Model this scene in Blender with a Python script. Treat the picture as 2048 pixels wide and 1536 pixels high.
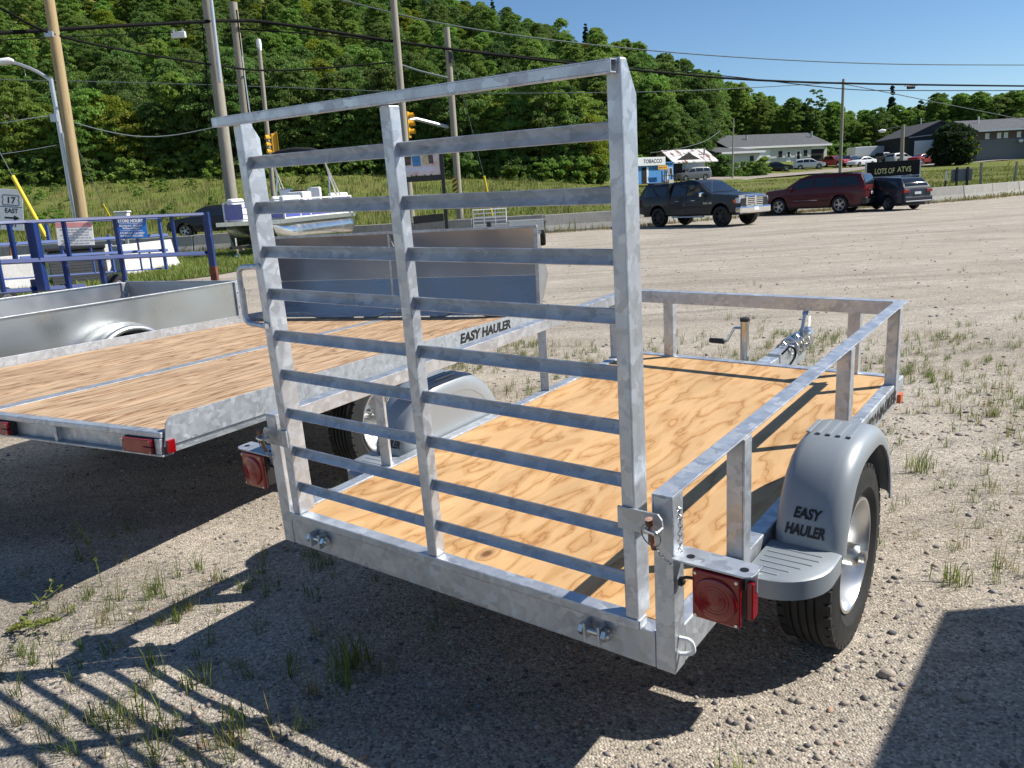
import bpy, math, random
import numpy as np
from mathutils import Vector, Matrix, noise

# ------------------------------------------------------------------ scene, camera, light
for o in list(bpy.data.objects):
    bpy.data.objects.remove(o)
SC = bpy.context.scene
COL = SC.collection
R = math.radians
FPX, CAMH = 1601.66, 1.5                     # focal length in photo pixels (2048 wide), eye height
_pit, _rol = math.atan(372 / FPX), 0.06
_F = Vector((0, math.cos(_pit), -math.sin(_pit)))
_U = Vector((1, 0, 0)).cross(_F)
_RT = math.cos(_rol) * Vector((1, 0, 0)) - math.sin(_rol) * _U
_UP = math.sin(_rol) * Vector((1, 0, 0)) + math.cos(_rol) * _U
EYE = Vector((0, 0, CAMH))
cam = bpy.data.cameras.new('camera')
cam.sensor_width = 36.0
cam.lens = 36.0 * FPX / 2048
cam.clip_start, cam.clip_end = 0.05, 3000
camo = bpy.data.objects.new('camera', cam)
COL.objects.link(camo)
camo.matrix_world = Matrix.Translation(EYE) @ Matrix((_RT, _UP, -_F)).transposed().to_4x4()
SC.camera = camo

SUN_AZ, SUN_EL = R(87.0), R(45.0)            # azimuth from +Y towards +X
w = bpy.data.worlds.new('World')
SC.world = w
w.use_nodes = True
nt = w.node_tree
sky = nt.nodes.new('ShaderNodeTexSky')
sky.sky_type = 'NISHITA'
sky.sun_disc = False
sky.sun_elevation = SUN_EL
sky.sun_rotation = SUN_AZ
sky.altitude = 600
sky.air_density = 1.0
sky.dust_density = 0.0
sky.ozone_density = 5.0
hsv = nt.nodes.new('ShaderNodeHueSaturation')
hsv.inputs['Saturation'].default_value = 1.08
nt.links.new(sky.outputs[0], hsv.inputs['Color'])
nt.links.new(hsv.outputs[0], nt.nodes['Background'].inputs[0])
nt.nodes['Background'].inputs[1].default_value = 0.082
sun = bpy.data.lights.new('sun', 'SUN')
sun.energy = 5.0
sun.angle = R(0.53)
sun.color = (1.0, 0.955, 0.88)
suno = bpy.data.objects.new('sun', sun)
COL.objects.link(suno)
SUND = Vector((math.sin(SUN_AZ) * math.cos(SUN_EL), math.cos(SUN_AZ) * math.cos(SUN_EL), math.sin(SUN_EL)))
suno.rotation_euler = SUND.to_track_quat('Z', 'Y').to_euler()
suno.location = SUND * 60
vs = SC.view_settings
vs.view_transform = 'Standard'
vs.look = 'None'
vs.exposure = 0.52
vs.gamma = 1.0
vs.use_curve_mapping = False
SC.render.engine = 'CYCLES'

# ------------------------------------------------------------------ pixel rays (photo pixels, 2048 x 1536)
def ray(x, y):
    return _RT * ((x - 1024) / FPX) - _UP * ((y - 768) / FPX) + _F
def gnd(x, y, z=0.0):                        # where the ray meets the plane z
    d = ray(x, y)
    return EYE + d * ((z - CAMH) / d.z)
def at(x, y, Y):                             # the point on the ray at distance Y
    d = ray(x, y)
    return EYE + d * (Y / d.y)
def hor(x):                                  # photo row of the horizon
    return 768 - (372 + (x - 1024) * math.sin(_rol)) / math.cos(_rol)
def xat(x, Y):
    return at(x, hor(x), Y).x

# ------------------------------------------------------------------ materials
class NT:
    def __init__(s, name):
        s.m = bpy.data.materials.new(name)
        s.m.use_nodes = True
        s.t = s.m.node_tree
        s.b = s.t.nodes['Principled BSDF']
    def n(s, typ, **kw):
        nd = s.t.nodes.new('ShaderNode' + typ)
        for k, v in kw.items():
            setattr(nd, k, v)
        return nd
    def l(s, a, b):
        s.t.links.new(a, b)
    def val(s, sock, v):
        if hasattr(v, 'links') or isinstance(v, bpy.types.NodeSocket):
            s.l(v, sock)
        else:
            sock.default_value = v
    def math(s, op, a, b=None, c=None, clamp=False):
        nd = s.n('Math', operation=op, use_clamp=clamp)
        for i, v in enumerate((a, b, c)):
            if v is not None:
                s.val(nd.inputs[i], v)
        return nd.outputs[0]
    def co(s, kind='Object', scale=(1, 1, 1), rot=(0, 0, 0), loc=(0, 0, 0)):
        tc = s.n('TexCoord')
        mp = s.n('Mapping')
        mp.inputs['Scale'].default_value = scale
        mp.inputs['Rotation'].default_value = rot
        mp.inputs['Location'].default_value = loc
        s.l(tc.outputs[kind], mp.inputs[0])
        return mp.outputs[0]
    def noise(s, vec, scale, detail=3, rough=.55, dist=0.0):
        nd = s.n('TexNoise')
        s.l(vec, nd.inputs['Vector'])
        nd.inputs['Scale'].default_value = scale
        nd.inputs['Detail'].default_value = detail
        nd.inputs['Roughness'].default_value = rough
        nd.inputs['Distortion'].default_value = dist
        return nd.outputs['Fac']
    def vor(s, vec, scale, out='Distance', feature='F1', rand=1.0):
        nd = s.n('TexVoronoi', feature=feature)
        s.l(vec, nd.inputs['Vector'])
        nd.inputs['Scale'].default_value = scale
        nd.inputs['Randomness'].default_value = rand
        return nd.outputs[out]
    def ramp(s, fac, stops, interp='LINEAR'):
        nd = s.n('ValToRGB')
        cr = nd.color_ramp
        cr.interpolation = interp
        while len(cr.elements) < len(stops):
            cr.elements.new(0.5)
        for e, (p, c) in zip(cr.elements, stops):
            e.position = p
            e.color = (c[0], c[1], c[2], 1) if not isinstance(c, (int, float)) else (c, c, c, 1)
        s.l(fac, nd.inputs[0])
        return nd.outputs[0]
    def mix(s, fac, a, b, mode='MIX'):
        nd = s.n('Mix', data_type='RGBA', blend_type=mode)
        s.val(nd.inputs[0], fac)
        for sock, v in ((nd.inputs[6], a), (nd.inputs[7], b)):
            if isinstance(v, tuple):
                sock.default_value = (v[0], v[1], v[2], 1)
            else:
                s.l(v, sock)
        return nd.outputs[2]
    def bump(s, h, strength=.3, dist=.01, normal=None):
        nd = s.n('Bump')
        nd.inputs['Strength'].default_value = strength
        nd.inputs['Distance'].default_value = dist
        s.l(h, nd.inputs['Height'])
        if normal is not None:
            s.l(normal, nd.inputs['Normal'])
        s.l(nd.outputs[0], s.b.inputs['Normal'])
        return nd.outputs[0]
    def set(s, **kw):
        names = dict(col='Base Color', rough='Roughness', metal='Metallic', spec='Specular IOR Level', coat='Coat Weight',
                     coatr='Coat Roughness', trans='Transmission Weight', emi='Emission Color', emis='Emission Strength', ior='IOR', alpha='Alpha')
        for k, v in kw.items():
            sock = s.b.inputs[names[k]]
            if isinstance(v, tuple):
                sock.default_value = (v[0], v[1], v[2], 1)
            else:
                s.val(sock, v)
        return s.m

MAT = {}
def plain(name, col, rough=.5, metal=0.0, var=.12, vscale=6.0, bump=0.0, **kw):
    """one colour with soft grime / fading variation"""
    t = NT(name)
    c = t.co()
    f = t.noise(c, vscale, 4, .6)
    lo = tuple(x * (1 - var) for x in col)
    hi = tuple(min(1, x * (1 + var)) for x in col)
    t.set(col=t.ramp(f, [(.3, lo), (.7, hi)]), metal=metal, **kw)
    t.set(rough=t.ramp(f, [(.3, min(1, rough * 1.12)), (.75, rough * .9)]))
    if bump:
        t.bump(t.noise(c, vscale * 12, 3), bump, .002)
    MAT[name] = t.m
    return t.m

def galv(name, base=.57, tint=(.93, .99, 1.06), rough=.42, metal=.62, scale=38, stain=.5):
    t = NT(name)
    c = t.co()
    wv = t.n('VectorMath', operation='ADD')
    nz = t.n('TexNoise')
    nz.inputs['Scale'].default_value = 30
    nz.inputs['Detail'].default_value = 4
    t.l(c, nz.inputs['Vector'])
    sc = t.n('VectorMath', operation='SCALE')
    sc.inputs['Scale'].default_value = .06
    t.l(nz.outputs['Color'], sc.inputs[0])
    t.l(c, wv.inputs[0])
    t.l(sc.outputs[0], wv.inputs[1])
    v = t.vor(wv.outputs[0], scale, 'Color')
    bw = t.n('SeparateColor')
    t.l(v, bw.inputs[0])
    sp = t.ramp(bw.outputs[0], [(0, .82), (.3, .93), (.6, 1.0), (1, 1.13)])
    big = t.ramp(t.noise(c, 5, 5, .65), [(.3, .86), (.7, 1.06)])
    b0 = tuple(base * k for k in tint)
    col = t.mix(1.0, t.mix(1.0, b0, sp, 'MULTIPLY'), big, 'MULTIPLY')
    streak = t.math('GREATER_THAN', t.noise(t.co(scale=(1, 1, .35)), 30, 4, .7), .66)
    col = t.mix(t.math('MULTIPLY', streak, .35 * stain), col, (.78, .78, .77))
    t.set(col=col, metal=metal)
    t.set(rough=t.ramp(bw.outputs[1], [(0, rough - .12), (1, rough + .14)]))
    t.bump(t.noise(c, 60, 4, .6), .2, .002)
    MAT[name] = t.m
    return t.m

galv('galvanised')
galv('galvanised_matt', base=.50, tint=(.95, .99, 1.03), rough=.5, metal=.7, scale=30)
galv('zinc', base=.66, tint=(1.0, .99, .95), rough=.26, metal=.95, scale=8, stain=.2)
plain('rubber', (.014, .014, .0145), .72, var=.35, vscale=14, bump=.25)
plain('black_paint', (.015, .015, .016), .42, var=.3)
plain('black_plastic', (.02, .02, .021), .5, var=.25)
plain('dark_steel', (.05, .05, .052), .5, .5, var=.3)
plain('fender_plastic', (.265, .295, .32), .42, 0.15, var=.05, vscale=4, coat=.25, coatr=.3)
plain('silver_rim', (.66, .67, .68), .3, .9, var=.08)
plain('chrome', (.85, .86, .87), .09, 1.0, var=.03)
plain('decal_black', (.008, .008, .01), .45, var=.1)
plain('steel_ring', (.35, .35, .36), .3, .95)
plain('bronze_pin', (.2, .11, .08), .4, .7)
plain('wire_black', (.012, .012, .012), .9, spec=.1)
plain('white_paint', (.78, .78, .77), .45, var=.05)
plain('wire_grey', (.13, .155, .165), .8, spec=.2)

def lens(name, col, dark):
    t = NT(name)
    c = t.co()
    ring = t.n('TexWave', wave_type='RINGS', rings_direction='SPHERICAL')
    t.set(col=t.mix(t.noise(c, 30, 3), col, dark), rough=.18, coat=.5, coatr=.04, spec=.45)
    v = t.vor(c, 260, 'Distance')
    t.bump(v, .22, .001)
    MAT[name] = t.m
lens('red_lens', (.30, .003, .006), (.17, .001, .003))
lens('orange_lens', (.75, .14, .01), (.5, .08, .005))
lens('old_red_lens', (.33, .022, .012), (.24, .015, .009))

def plywood(name, su, sv, bands, light, mid, dark, knots=True, rot=0.0):
    t = NT(name)
    c = t.co(scale=(su, sv, 1), rot=(0, 0, rot))
    base = t.noise(c, 1.0, 5.0, .46, .3)
    if knots:
        kc = t.co(scale=(1.0, .62, 1), loc=(.35, .2, 0))
        d = t.vor(kc, 2.3, 'Distance')
        e = t.math('POWER', 2.718, t.math('MULTIPLY', d, -13.0))
        base = t.math('ADD', base, t.math('MULTIPLY', e, .55))
    fr = t.math('FRACT', t.math('MULTIPLY', base, bands))
    jag = t.noise(t.co(scale=(160, 9, 1)), 1.0, 3, .6)
    fr = t.math('ADD', fr, t.math('MULTIPLY', t.math('SUBTRACT', jag, .5), .16))
    col = t.ramp(fr, [(0.0, mid), (.07, dark), (.13, mid), (.36, tuple((a + b) / 2 for a, b in zip(light, mid))), (.46, light), (.82, light), (.97, mid)])
    tone = t.ramp(t.noise(t.co(scale=(su * .6, sv * .6, 1), loc=(3, 1, 0)), 1.2, 3), [(.3, .82), (.72, 1.12)])
    col = t.mix(1.0, col, tone, 'MULTIPLY')
    fib = t.ramp(t.noise(t.co(scale=(300, 8, 1)), 1.0, 2), [(.25, .86), (.75, 1.06)])
    col = t.mix(.8, col, fib, 'MULTIPLY')
    if knots:
        core = t.ramp(d, [(.018, 1.0), (.06, 0.0)])
        col = t.mix(t.math('MULTIPLY', core, .9), col, (.12, .045, .018))
    t.set(col=col, rough=.66, spec=.3)
    t.bump(jag, .18, .0015)
    MAT[name] = t.m
plywood('plywood', 8.0, 2.2, 5.4, (.61, .38, .18), (.52, .295, .12), (.36, .175, .062))
plywood('weathered_plywood', 12.0, 1.5, 6.0, (.53, .37, .23), (.38, .235, .13), (.17, .09, .045), knots=False)
def end_grain():
    t = NT('ply_edge')
    c = t.co(scale=(1, 1, 180))
    t.set(col=t.ramp(t.noise(c, 1, 1), [(.4, (.16, .09, .045)), (.6, (.42, .27, .14))]), rough=.8)
    MAT['ply_edge'] = t.m
end_grain()

def sheet(name, base=.6, tint=(1, 1, 1), rough=.2, smear=.5):
    """rolled sheet metal with smeared dust"""
    t = NT(name)
    c = t.co(scale=(1, 1, 1))
    f = t.noise(c, 2.2, 2, .5, .2)
    b0 = tuple(base * k for k in tint)
    t.set(col=t.mix(t.math('MULTIPLY', t.ramp(f, [(.55, 0), (.75, 1)]), smear), b0, (.66, .66, .65)), metal=.93)
    t.set(rough=t.ramp(f, [(.35, rough), (.75, rough + .22)]))
    t.bump(t.noise(c, 2.0, 2), .06, .02)
    MAT[name] = t.m
sheet('bright_sheet', .56, (.97, 1, 1.0), .24, .12)
sheet('dull_sheet', .46, (1, 1, 1.02), .34, .5)
sheet('shield_sheet', .52, (.93, 1, 1.09), .24, .0)
sheet('pontoon_metal', .74, (1, .99, .97), .13, .1)

# ------------------------------------------------------------------ mesh builder
class MB:
    def __init__(s):
        s.v, s.f, s.mi = [], [], []
        s.cur = 0
    def add(s, vs, fs):
        o = len(s.v)
        s.v += [tuple(p) for p in vs]
        for f in fs:
            s.f.append(tuple(i + o for i in f))
            s.mi.append(s.cur)
        return s
    def box(s, x0, x1, y0, y1, z0, z1):
        v = [(x, y, z) for z in (z0, z1) for y in (y0, y1) for x in (x0, x1)]
        return s.add(v, [(0, 2, 3, 1), (4, 5, 7, 6), (0, 1, 5, 4), (2, 6, 7, 3), (0, 4, 6, 2), (1, 3, 7, 5)])
    def prism(s, poly, p0, p1):
        """poly: list of Vector offsets; extruded from p0 to p1"""
        n = len(poly)
        p0, p1 = Vector(p0), Vector(p1)
        v = [p0 + q for q in poly] + [p1 + q for q in poly]
        nrm = Vector((0, 0, 0))
        for i in range(n):
            nrm += poly[i].cross(poly[(i + 1) % n])
        flip = nrm.dot(p1 - p0) < 0
        f = [tuple(range(n))[::-1], tuple(range(n, 2 * n))] + [(i, (i + 1) % n, n + (i + 1) % n, n + i) for i in range(n)]
        if flip:
            f = [q[::-1] for q in f]
        return s.add(v, f)
    def bar(s, p0, p1, w, h, up=(0, 0, 1)):
        p0, p1 = Vector(p0), Vector(p1)
        d = (p1 - p0).normalized()
        a = d.cross(Vector(up))
        if a.length < 1e-5:
            a = d.cross(Vector((1, 0, 0)))
        a.normalize()
        b = a.cross(d)
        a, b = a * w / 2, b * h / 2
        return s.prism([-a - b, a - b, a + b, -a + b], p0, p1)
    def ell(s, p0, p1, a, b, w1, w2, t=.005):
        """angle iron: corner line p0-p1, flanges w1 along a and w2 along b"""
        a, b = Vector(a).normalized(), Vector(b).normalized()
        return s.prism([a * 0, a * w1, a * w1 + b * t, a * t + b * t, a * t + b * w2, b * w2], p0, p1)
    def tube(s, pts, r, n=10, caps=True, r1=None):
        pts = [Vector(p) for p in pts]
        m = len(pts)
        prev = None
        vs_, fs_ = [], []
        for i, p in enumerate(pts):
            if i == 0:
                d = pts[1] - p
            elif i == m - 1:
                d = p - pts[i - 1]
            else:
                d = (pts[i + 1] - p).normalized() + (p - pts[i - 1]).normalized()
            d.normalize()
            if prev is None:
                a = d.cross(Vector((0, 0, 1)))
                if a.length < 1e-3:
                    a = d.cross(Vector((1, 0, 0)))
            else:
                a = prev - d * prev.dot(d)
            a.normalize()
            prev = a
            b = d.cross(a)
            rr = r if r1 is None else r + (r1 - r) * i / (m - 1)
            for k in range(n):
                t = 2 * math.pi * k / n
                vs_.append(p + a * math.cos(t) * rr + b * math.sin(t) * rr)
        for i in range(m - 1):
            for k in range(n):
                k2 = (k + 1) % n
                fs_.append((i * n + k, i * n + k2, (i + 1) * n + k2, (i + 1) * n + k))
        if caps:
            fs_.append(tuple(range(n))[::-1])
            fs_.append(tuple((m - 1) * n + k for k in range(n)))
        return s.add(vs_, fs_)
    def lathe(s, prof, c, axis=(1, 0, 0), n=32, close=False, cap0=True, cap1=True):
        """prof: list of (offset along axis, radius)"""
        c, ax = Vector(c), Vector(axis).normalized()
        a = ax.orthogonal().normalized()
        b = ax.cross(a)
        m = len(prof)
        vs_, fs_ = [], []
        for (h, r) in prof:
            for k in range(n):
                t = 2 * math.pi * k / n
                vs_.append(c + ax * h + (a * math.cos(t) + b * math.sin(t)) * r)
        rng = range(m if close else m - 1)
        for i in rng:
            j = (i + 1) % m
            for k in range(n):
                k2 = (k + 1) % n
                fs_.append((i * n + k, i * n + k2, j * n + k2, j * n + k))
        if not close:
            if cap0 and prof[0][1] > 1e-6:
                fs_.append(tuple(range(n))[::-1])
            if cap1 and prof[-1][1] > 1e-6:
                fs_.append(tuple((m - 1) * n + k for k in range(n)))
        return s.add(vs_, fs_)
    def cyl(s, p0, p1, r, n=14):
        return s.tube([p0, p1], r, n)
    def torus(s, c, axis, Rr, r, n=20, m=7):
        c, ax = Vector(c), Vector(axis).normalized()
        a = ax.orthogonal().normalized()
        b = ax.cross(a)
        pts = [c + (a * math.cos(2 * math.pi * k / n) + b * math.sin(2 * math.pi * k / n)) * Rr for k in range(n)]
        vs_, fs_ = [], []
        for k, p in enumerate(pts):
            o = (p - c).normalized()
            for j in range(m):
                t = 2 * math.pi * j / m
                vs_.append(p + o * math.cos(t) * r + ax * math.sin(t) * r)
        for k in range(n):
            for j in range(m):
                fs_.append((k * m + j, ((k + 1) % n) * m + j, ((k + 1) % n) * m + (j + 1) % m, k * m + (j + 1) % m))
        return s.add(vs_, fs_)
    def quad(s, a, b, c, d):
        return s.add([a, b, c, d], [(0, 1, 2, 3)])
    def xf(s, M, start=0):
        s.v = s.v[:start] + [tuple(M @ Vector(p)) for p in s.v[start:]]
        return s
    def mesh(s, name, mats):
        me = bpy.data.meshes.new(name)
        me.from_pydata(s.v, [], s.f)
        for m in (mats if isinstance(mats, (list, tuple)) else [mats]):
            me.materials.append(MAT[m] if isinstance(m, str) else m)
        if s.cur or any(s.mi):
            me.polygons.foreach_set('material_index', s.mi)
        me.validate()
        me.update()
        return me
    def build(s, name, mats, parent=None, smooth=False, bevel=0.0, seg=2, angle=35):
        me = s.mesh(name, mats)
        o = bpy.data.objects.new(name, me)
        COL.objects.link(o)
        if parent is not None:
            o.parent = parent
        if smooth:
            me.polygons.foreach_set('use_smooth', [True] * len(me.polygons))
            me.set_sharp_from_angle(angle=R(angle))
        if bevel:
            b = o.modifiers.new('bevel', 'BEVEL')
            b.width = bevel
            b.segments = seg
            b.limit_method = 'ANGLE'
            b.angle_limit = R(40)
        return o

def tag(o, label=None, cat=None, group=None, kind=None):
    if label:
        o['label'] = label
    if cat:
        o['category'] = cat
    if group:
        o['group'] = group
    if kind:
        o['kind'] = kind
    return o
def empty(name, M=None, label=None, cat=None, group=None):
    o = bpy.data.objects.new(name, None)
    o.empty_display_size = .2
    COL.objects.link(o)
    if M is not None:
        o.matrix_world = M if isinstance(M, Matrix) else Matrix.Translation(Vector(M))
    return tag(o, label, cat, group)
def copy_tree(o, parent=None):
    c = o.copy()
    COL.objects.link(c)
    c.parent = parent
    for ch in list(o.children):
        copy_tree(ch, c)
    return c
def text(name, body, size, mat, M, parent=None, bold=.0, shear=0.0, ext=.0008, width=None, align='CENTER', space=1.0):
    """flat lettering as a thin mesh, lying in the local XY plane of M"""
    cu = bpy.data.curves.new('t', 'FONT')
    cu.body = body
    cu.size = size
    cu.offset = bold
    cu.shear = shear
    cu.extrude = ext
    cu.align_x = align
    cu.align_y = 'CENTER'
    cu.space_character = space
    cu.resolution_u = 3
    ob = bpy.data.objects.new('t', cu)
    COL.objects.link(ob)
    dg = bpy.context.evaluated_depsgraph_get()
    me = bpy.data.meshes.new_from_object(ob.evaluated_get(dg))
    bpy.data.objects.remove(ob)
    bpy.data.curves.remove(cu)
    me.materials.clear()
    me.materials.append(MAT[mat])
    if width:
        xs = [v.co.x for v in me.vertices]
        k = width / (max(xs) - min(xs))
        for v in me.vertices:
            v.co.x *= k
    me.transform(M)
    me.name = name
    o = bpy.data.objects.new(name, me)
    COL.objects.link(o)
    if parent is not None:
        o.parent = parent
    return o
def frame(p, x, y):
    """matrix with origin p, X axis x, Y axis ~y"""
    x = Vector(x).normalized()
    z = x.cross(Vector(y)).normalized()
    y = z.cross(x)
    return Matrix.Translation(Vector(p)) @ Matrix((x, y, z)).transposed().to_4x4()
def rigid(p, yaw, pitch=0.0, roll=0.0):
    """yaw: clockwise from +Y; pitch: nose up; then position"""
    return Matrix.Translation(Vector(p)) @ Matrix.Rotation(-yaw, 4, 'Z') @ Matrix.Rotation(pitch, 4, 'X') @ Matrix.Rotation(roll, 4, 'Y')
# ------------------------------------------------------------------ ground
def gz(x, y):
    """small bumps of the gravel close by"""
    d = max(0.0, 1 - max(abs(x + .5) / 9.0, abs(y - 4) / 9.0))
    if d <= 0:
        return 0.0
    k = min(1, d * 2.5)
    p = Vector((x, y, 0))
    return k * (.016 * noise.noise(p * .9) + .007 * noise.noise(p * 3.1 + Vector((7, 3, 1))) + .003 * noise.noise(p * 9.0))

def gravel_mat(name, tan, pale, grey, grass=.0):
    t = NT(name)
    c = t.co()
    big = t.noise(c, .55, 5, .6)
    mid = t.noise(c, 5, 5, .65)
    fine = t.noise(c, 85, 5, .8)
    col = t.mix(t.ramp(big, [(.38, 0), (.66, 1)]), tan, pale)
    col = t.mix(t.ramp(mid, [(.42, 0), (.72, .75)]), col, grey)
    # raked wheel tracks across the lot
    tr = t.noise(t.co(scale=(.11, .8, 1), rot=(0, 0, .12)), 1.3, 6, .65, 1.1)
    col = t.mix(t.ramp(tr, [(.48, 0), (.68, .6)]), col, tuple(x * .62 for x in grey))
    vcol = t.n('SeparateColor')
    t.l(t.vor(c, 120, 'Color'), vcol.inputs[0])
    col = t.mix(1.0, col, t.ramp(vcol.outputs[0], [(0, .45), (.22, .82), (.7, 1.06), (1, 1.5)]), 'MULTIPLY')
    col = t.mix(1.0, col, t.ramp(fine, [(.3, .72), (.7, 1.2)]), 'MULTIPLY')
    sp = t.vor(c, 24, 'Distance')
    sc = t.n('SeparateColor')
    t.l(t.vor(c, 24, 'Color'), sc.inputs[0])
    stone = t.math('MULTIPLY', t.math('LESS_THAN', sp, .24), t.math('GREATER_THAN', sc.outputs[1], .72))
    col = t.mix(stone, col, t.ramp(sc.outputs[2], [(0, (.10, .10, .11)), (.5, (.24, .21, .19)), (1, (.46, .38, .32))]))
    t.set(col=col, rough=.92, spec=.2)
    h = t.math('ADD', t.math('MULTIPLY', t.vor(c, 120, 'Distance'), -.7), t.math('ADD', t.math('MULTIPLY', fine, .5), t.math('MULTIPLY', stone, .45)))
    t.bump(h, .95, .008)
    MAT[name] = t.m
gravel_mat('gravel', (.405, .35, .28), (.495, .44, .365), (.325, .285, .235))

def axis(lo, hi, d, far0, far1):
    a = list(np.arange(lo, hi + 1e-6, d))
    s, x = d, hi
    while x < far1:
        s *= 1.35
        x += s
        a.append(x)
    s, x = d, lo
    while x > far0:
        s *= 1.35
        x -= s
        a.insert(0, x)
    return a
gx = axis(-5.5, 4.6, .055, -900, 900)
gy = axis(.6, 9.0, .055, -120, 1500)
nx, ny = len(gx), len(gy)
gv = [(x, y, gz(x, y)) for y in gy for x in gx]
gf = [(j * nx + i, j * nx + i + 1, (j + 1) * nx + i + 1, (j + 1) * nx + i) for j in range(ny - 1) for i in range(nx - 1)]
m = MB()
m.v, m.f, m.mi = gv, gf, [0] * len(gf)
tag(m.build('gravel_ground', 'gravel', smooth=True), kind='structure')

# terrain behind the concrete wall: bank, terrace with the buildings, wooded hill
def interp(x, xs, ys):
    return float(np.interp(x, xs, ys))
WALL = [(-34, 37.6), (-22, 35.6), (-13.8, 34.9), (-6, 35.0), (1.5, 33.9), (4.5, 34.2), (8, 36.0), (11.3, 38.2), (16, 39.8), (23, 41.8), (29.5, 46.2), (37, 53), (44, 60)]
WA = [x / y for x, y in WALL]
def wall_y(a):
    return interp(a, WA, [y for x, y in WALL])
def terr(X, Y):
    a = X / max(Y, 1)
    z46 = interp(a, [-.05, .12], [.3, .5])
    z52 = interp(a, [-.05, .12], [.35, .72])
    z70 = interp(a, [-.05, .15], [2.0, 1.25])
    z104 = interp(a, [-.64, -.2, .05, .17, .3], [6.9, 5.8, 3.4, 2.0, 1.75])
    z124 = interp(a, [-.64, -.2, .05, .17, .3], [10.5, 9.0, 6.0, 3.6, 2.75])
    z165 = interp(a, [-.64, -.2, .05, .17, .3, .42], [26, 24, 19, 13, 7, 4.2])
    z270 = interp(a, [-.64, -.2, -.046, .079, .16, .266, .33, .39, .6], [72, 67, 56, 41, 35, 25, 17, 10, 8])
    z430 = z270 * .9 + 6
    Yw = wall_y(a) + .15
    if Y <= Yw:
        return 0.0
    ys = [Yw, max(Yw + 3, 46), max(Yw + 6, 52), max(Yw + 12, 70), 104, 124, 165, 270, 430]
    z = interp(Y, ys, [.02, z46, z52, z70, z104, z124, z165, z270, z430])
    k = min(1, (Y - Yw) / 12)
    return z + k * .22 * noise.noise(Vector((X * .12, Y * .12, 3))) + (1.6 * noise.noise(Vector((X * .03, Y * .03, 9))) if Y > 130 else 0)

def grass_mat(name, a, b, c_, scale=1.0):
    t = NT(name)
    c = t.co()
    col = t.mix(t.ramp(t.noise(c, .22 * scale, 4, .6), [(.36, 0), (.64, 1)]), a, b)
    col = t.mix(t.ramp(t.noise(c, 1.1 * scale, 5, .7), [(.45, 0), (.7, .8)]), col, c_)
    col = t.mix(1.0, col, t.ramp(t.noise(c, 14 * scale, 4, .8), [(.3, .55), (.7, 1.4)]), 'MULTIPLY')
    t.set(col=col, rough=.9, spec=.15)
    t.bump(t.noise(c, 6 * scale, 4, .8), 1.0, .25)
    MAT[name] = t.m
grass_mat('grass_slope', (.16, .20, .038), (.25, .235, .075), (.125, .175, .03))
grass_mat('grass_lawn', (.11, .165, .03), (.19, .19, .07), (.08, .13, .022), 3.0)
av = np.linspace(-1.05, 1.05, 121)
yfr = [0, .006, .015, .03, .05, .08, .12, .16, .21, .27, .33, .40, .48, .57, .68, .8, .9, 1.0]
m = MB()
for a in av:
    y0 = wall_y(a) + .16
    for f_ in yfr:
        Y = y0 + (440 - y0) * f_
        m.v.append((a * Y, Y, terr(a * Y, Y)))
k = len(yfr)
for i in range(len(av) - 1):
    for j in range(k - 1):
        m.f.append((i * k + j, (i + 1) * k + j, (i + 1) * k + j + 1, i * k + j + 1))
        m.mi.append(0)
tag(m.build('hillside', 'grass_slope', smooth=True, angle=80), kind='structure')

def drape(name, pts, width, mat, lift=.03, n=60, kind='structure'):
    """strip of ground along a line of (X, Y)"""
    P = [Vector((x, y, 0)) for x, y in pts]
    L = [0]
    for i in range(1, len(P)):
        L.append(L[-1] + (P[i] - P[i - 1]).length)
    m = MB()
    W = 7
    for i in range(n + 1):
        s = L[-1] * i / n
        x = interp(s, L, [p.x for p in P])
        y = interp(s, L, [p.y for p in P])
        x2 = interp(min(L[-1], s + .5), L, [p.x for p in P]) - interp(max(0, s - .5), L, [p.x for p in P])
        y2 = interp(min(L[-1], s + .5), L, [p.y for p in P]) - interp(max(0, s - .5), L, [p.y for p in P])
        d = Vector((-y2, x2, 0)).normalized()
        for j in range(W):
            q = Vector((x, y, 0)) + d * width * (j / (W - 1) - .5) * (1 + .04 * noise.noise(Vector((s * .3, j, 0))))
            m.v.append((q.x, q.y, max(terr(q.x, q.y), 0) + lift))
    for i in range(n):
        for j in range(W - 1):
            m.f.append((i * W + j, (i + 1) * W + j, (i + 1) * W + j + 1, i * W + j + 1)[::-1])
            m.mi.append(0)
    return tag(m.build(name, mat, smooth=True, angle=80), kind=kind)
plain('asphalt', (.075, .075, .075), .85, var=.3, vscale=3, bump=.3)
gravel_mat('driveway_gravel', (.33, .28, .235), (.40, .35, .30), (.26, .23, .2))
drape('highway', [(-60, 54), (-30, 48.5), (-18, 47), (-6, 45.5), (2, 44)], 6.5, 'asphalt', .06)
drape('driveway', [(12, 106), (22, 109), (32, 113), (45, 119), (60, 124), (85, 128)], 9, 'driveway_gravel', .07)
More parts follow.
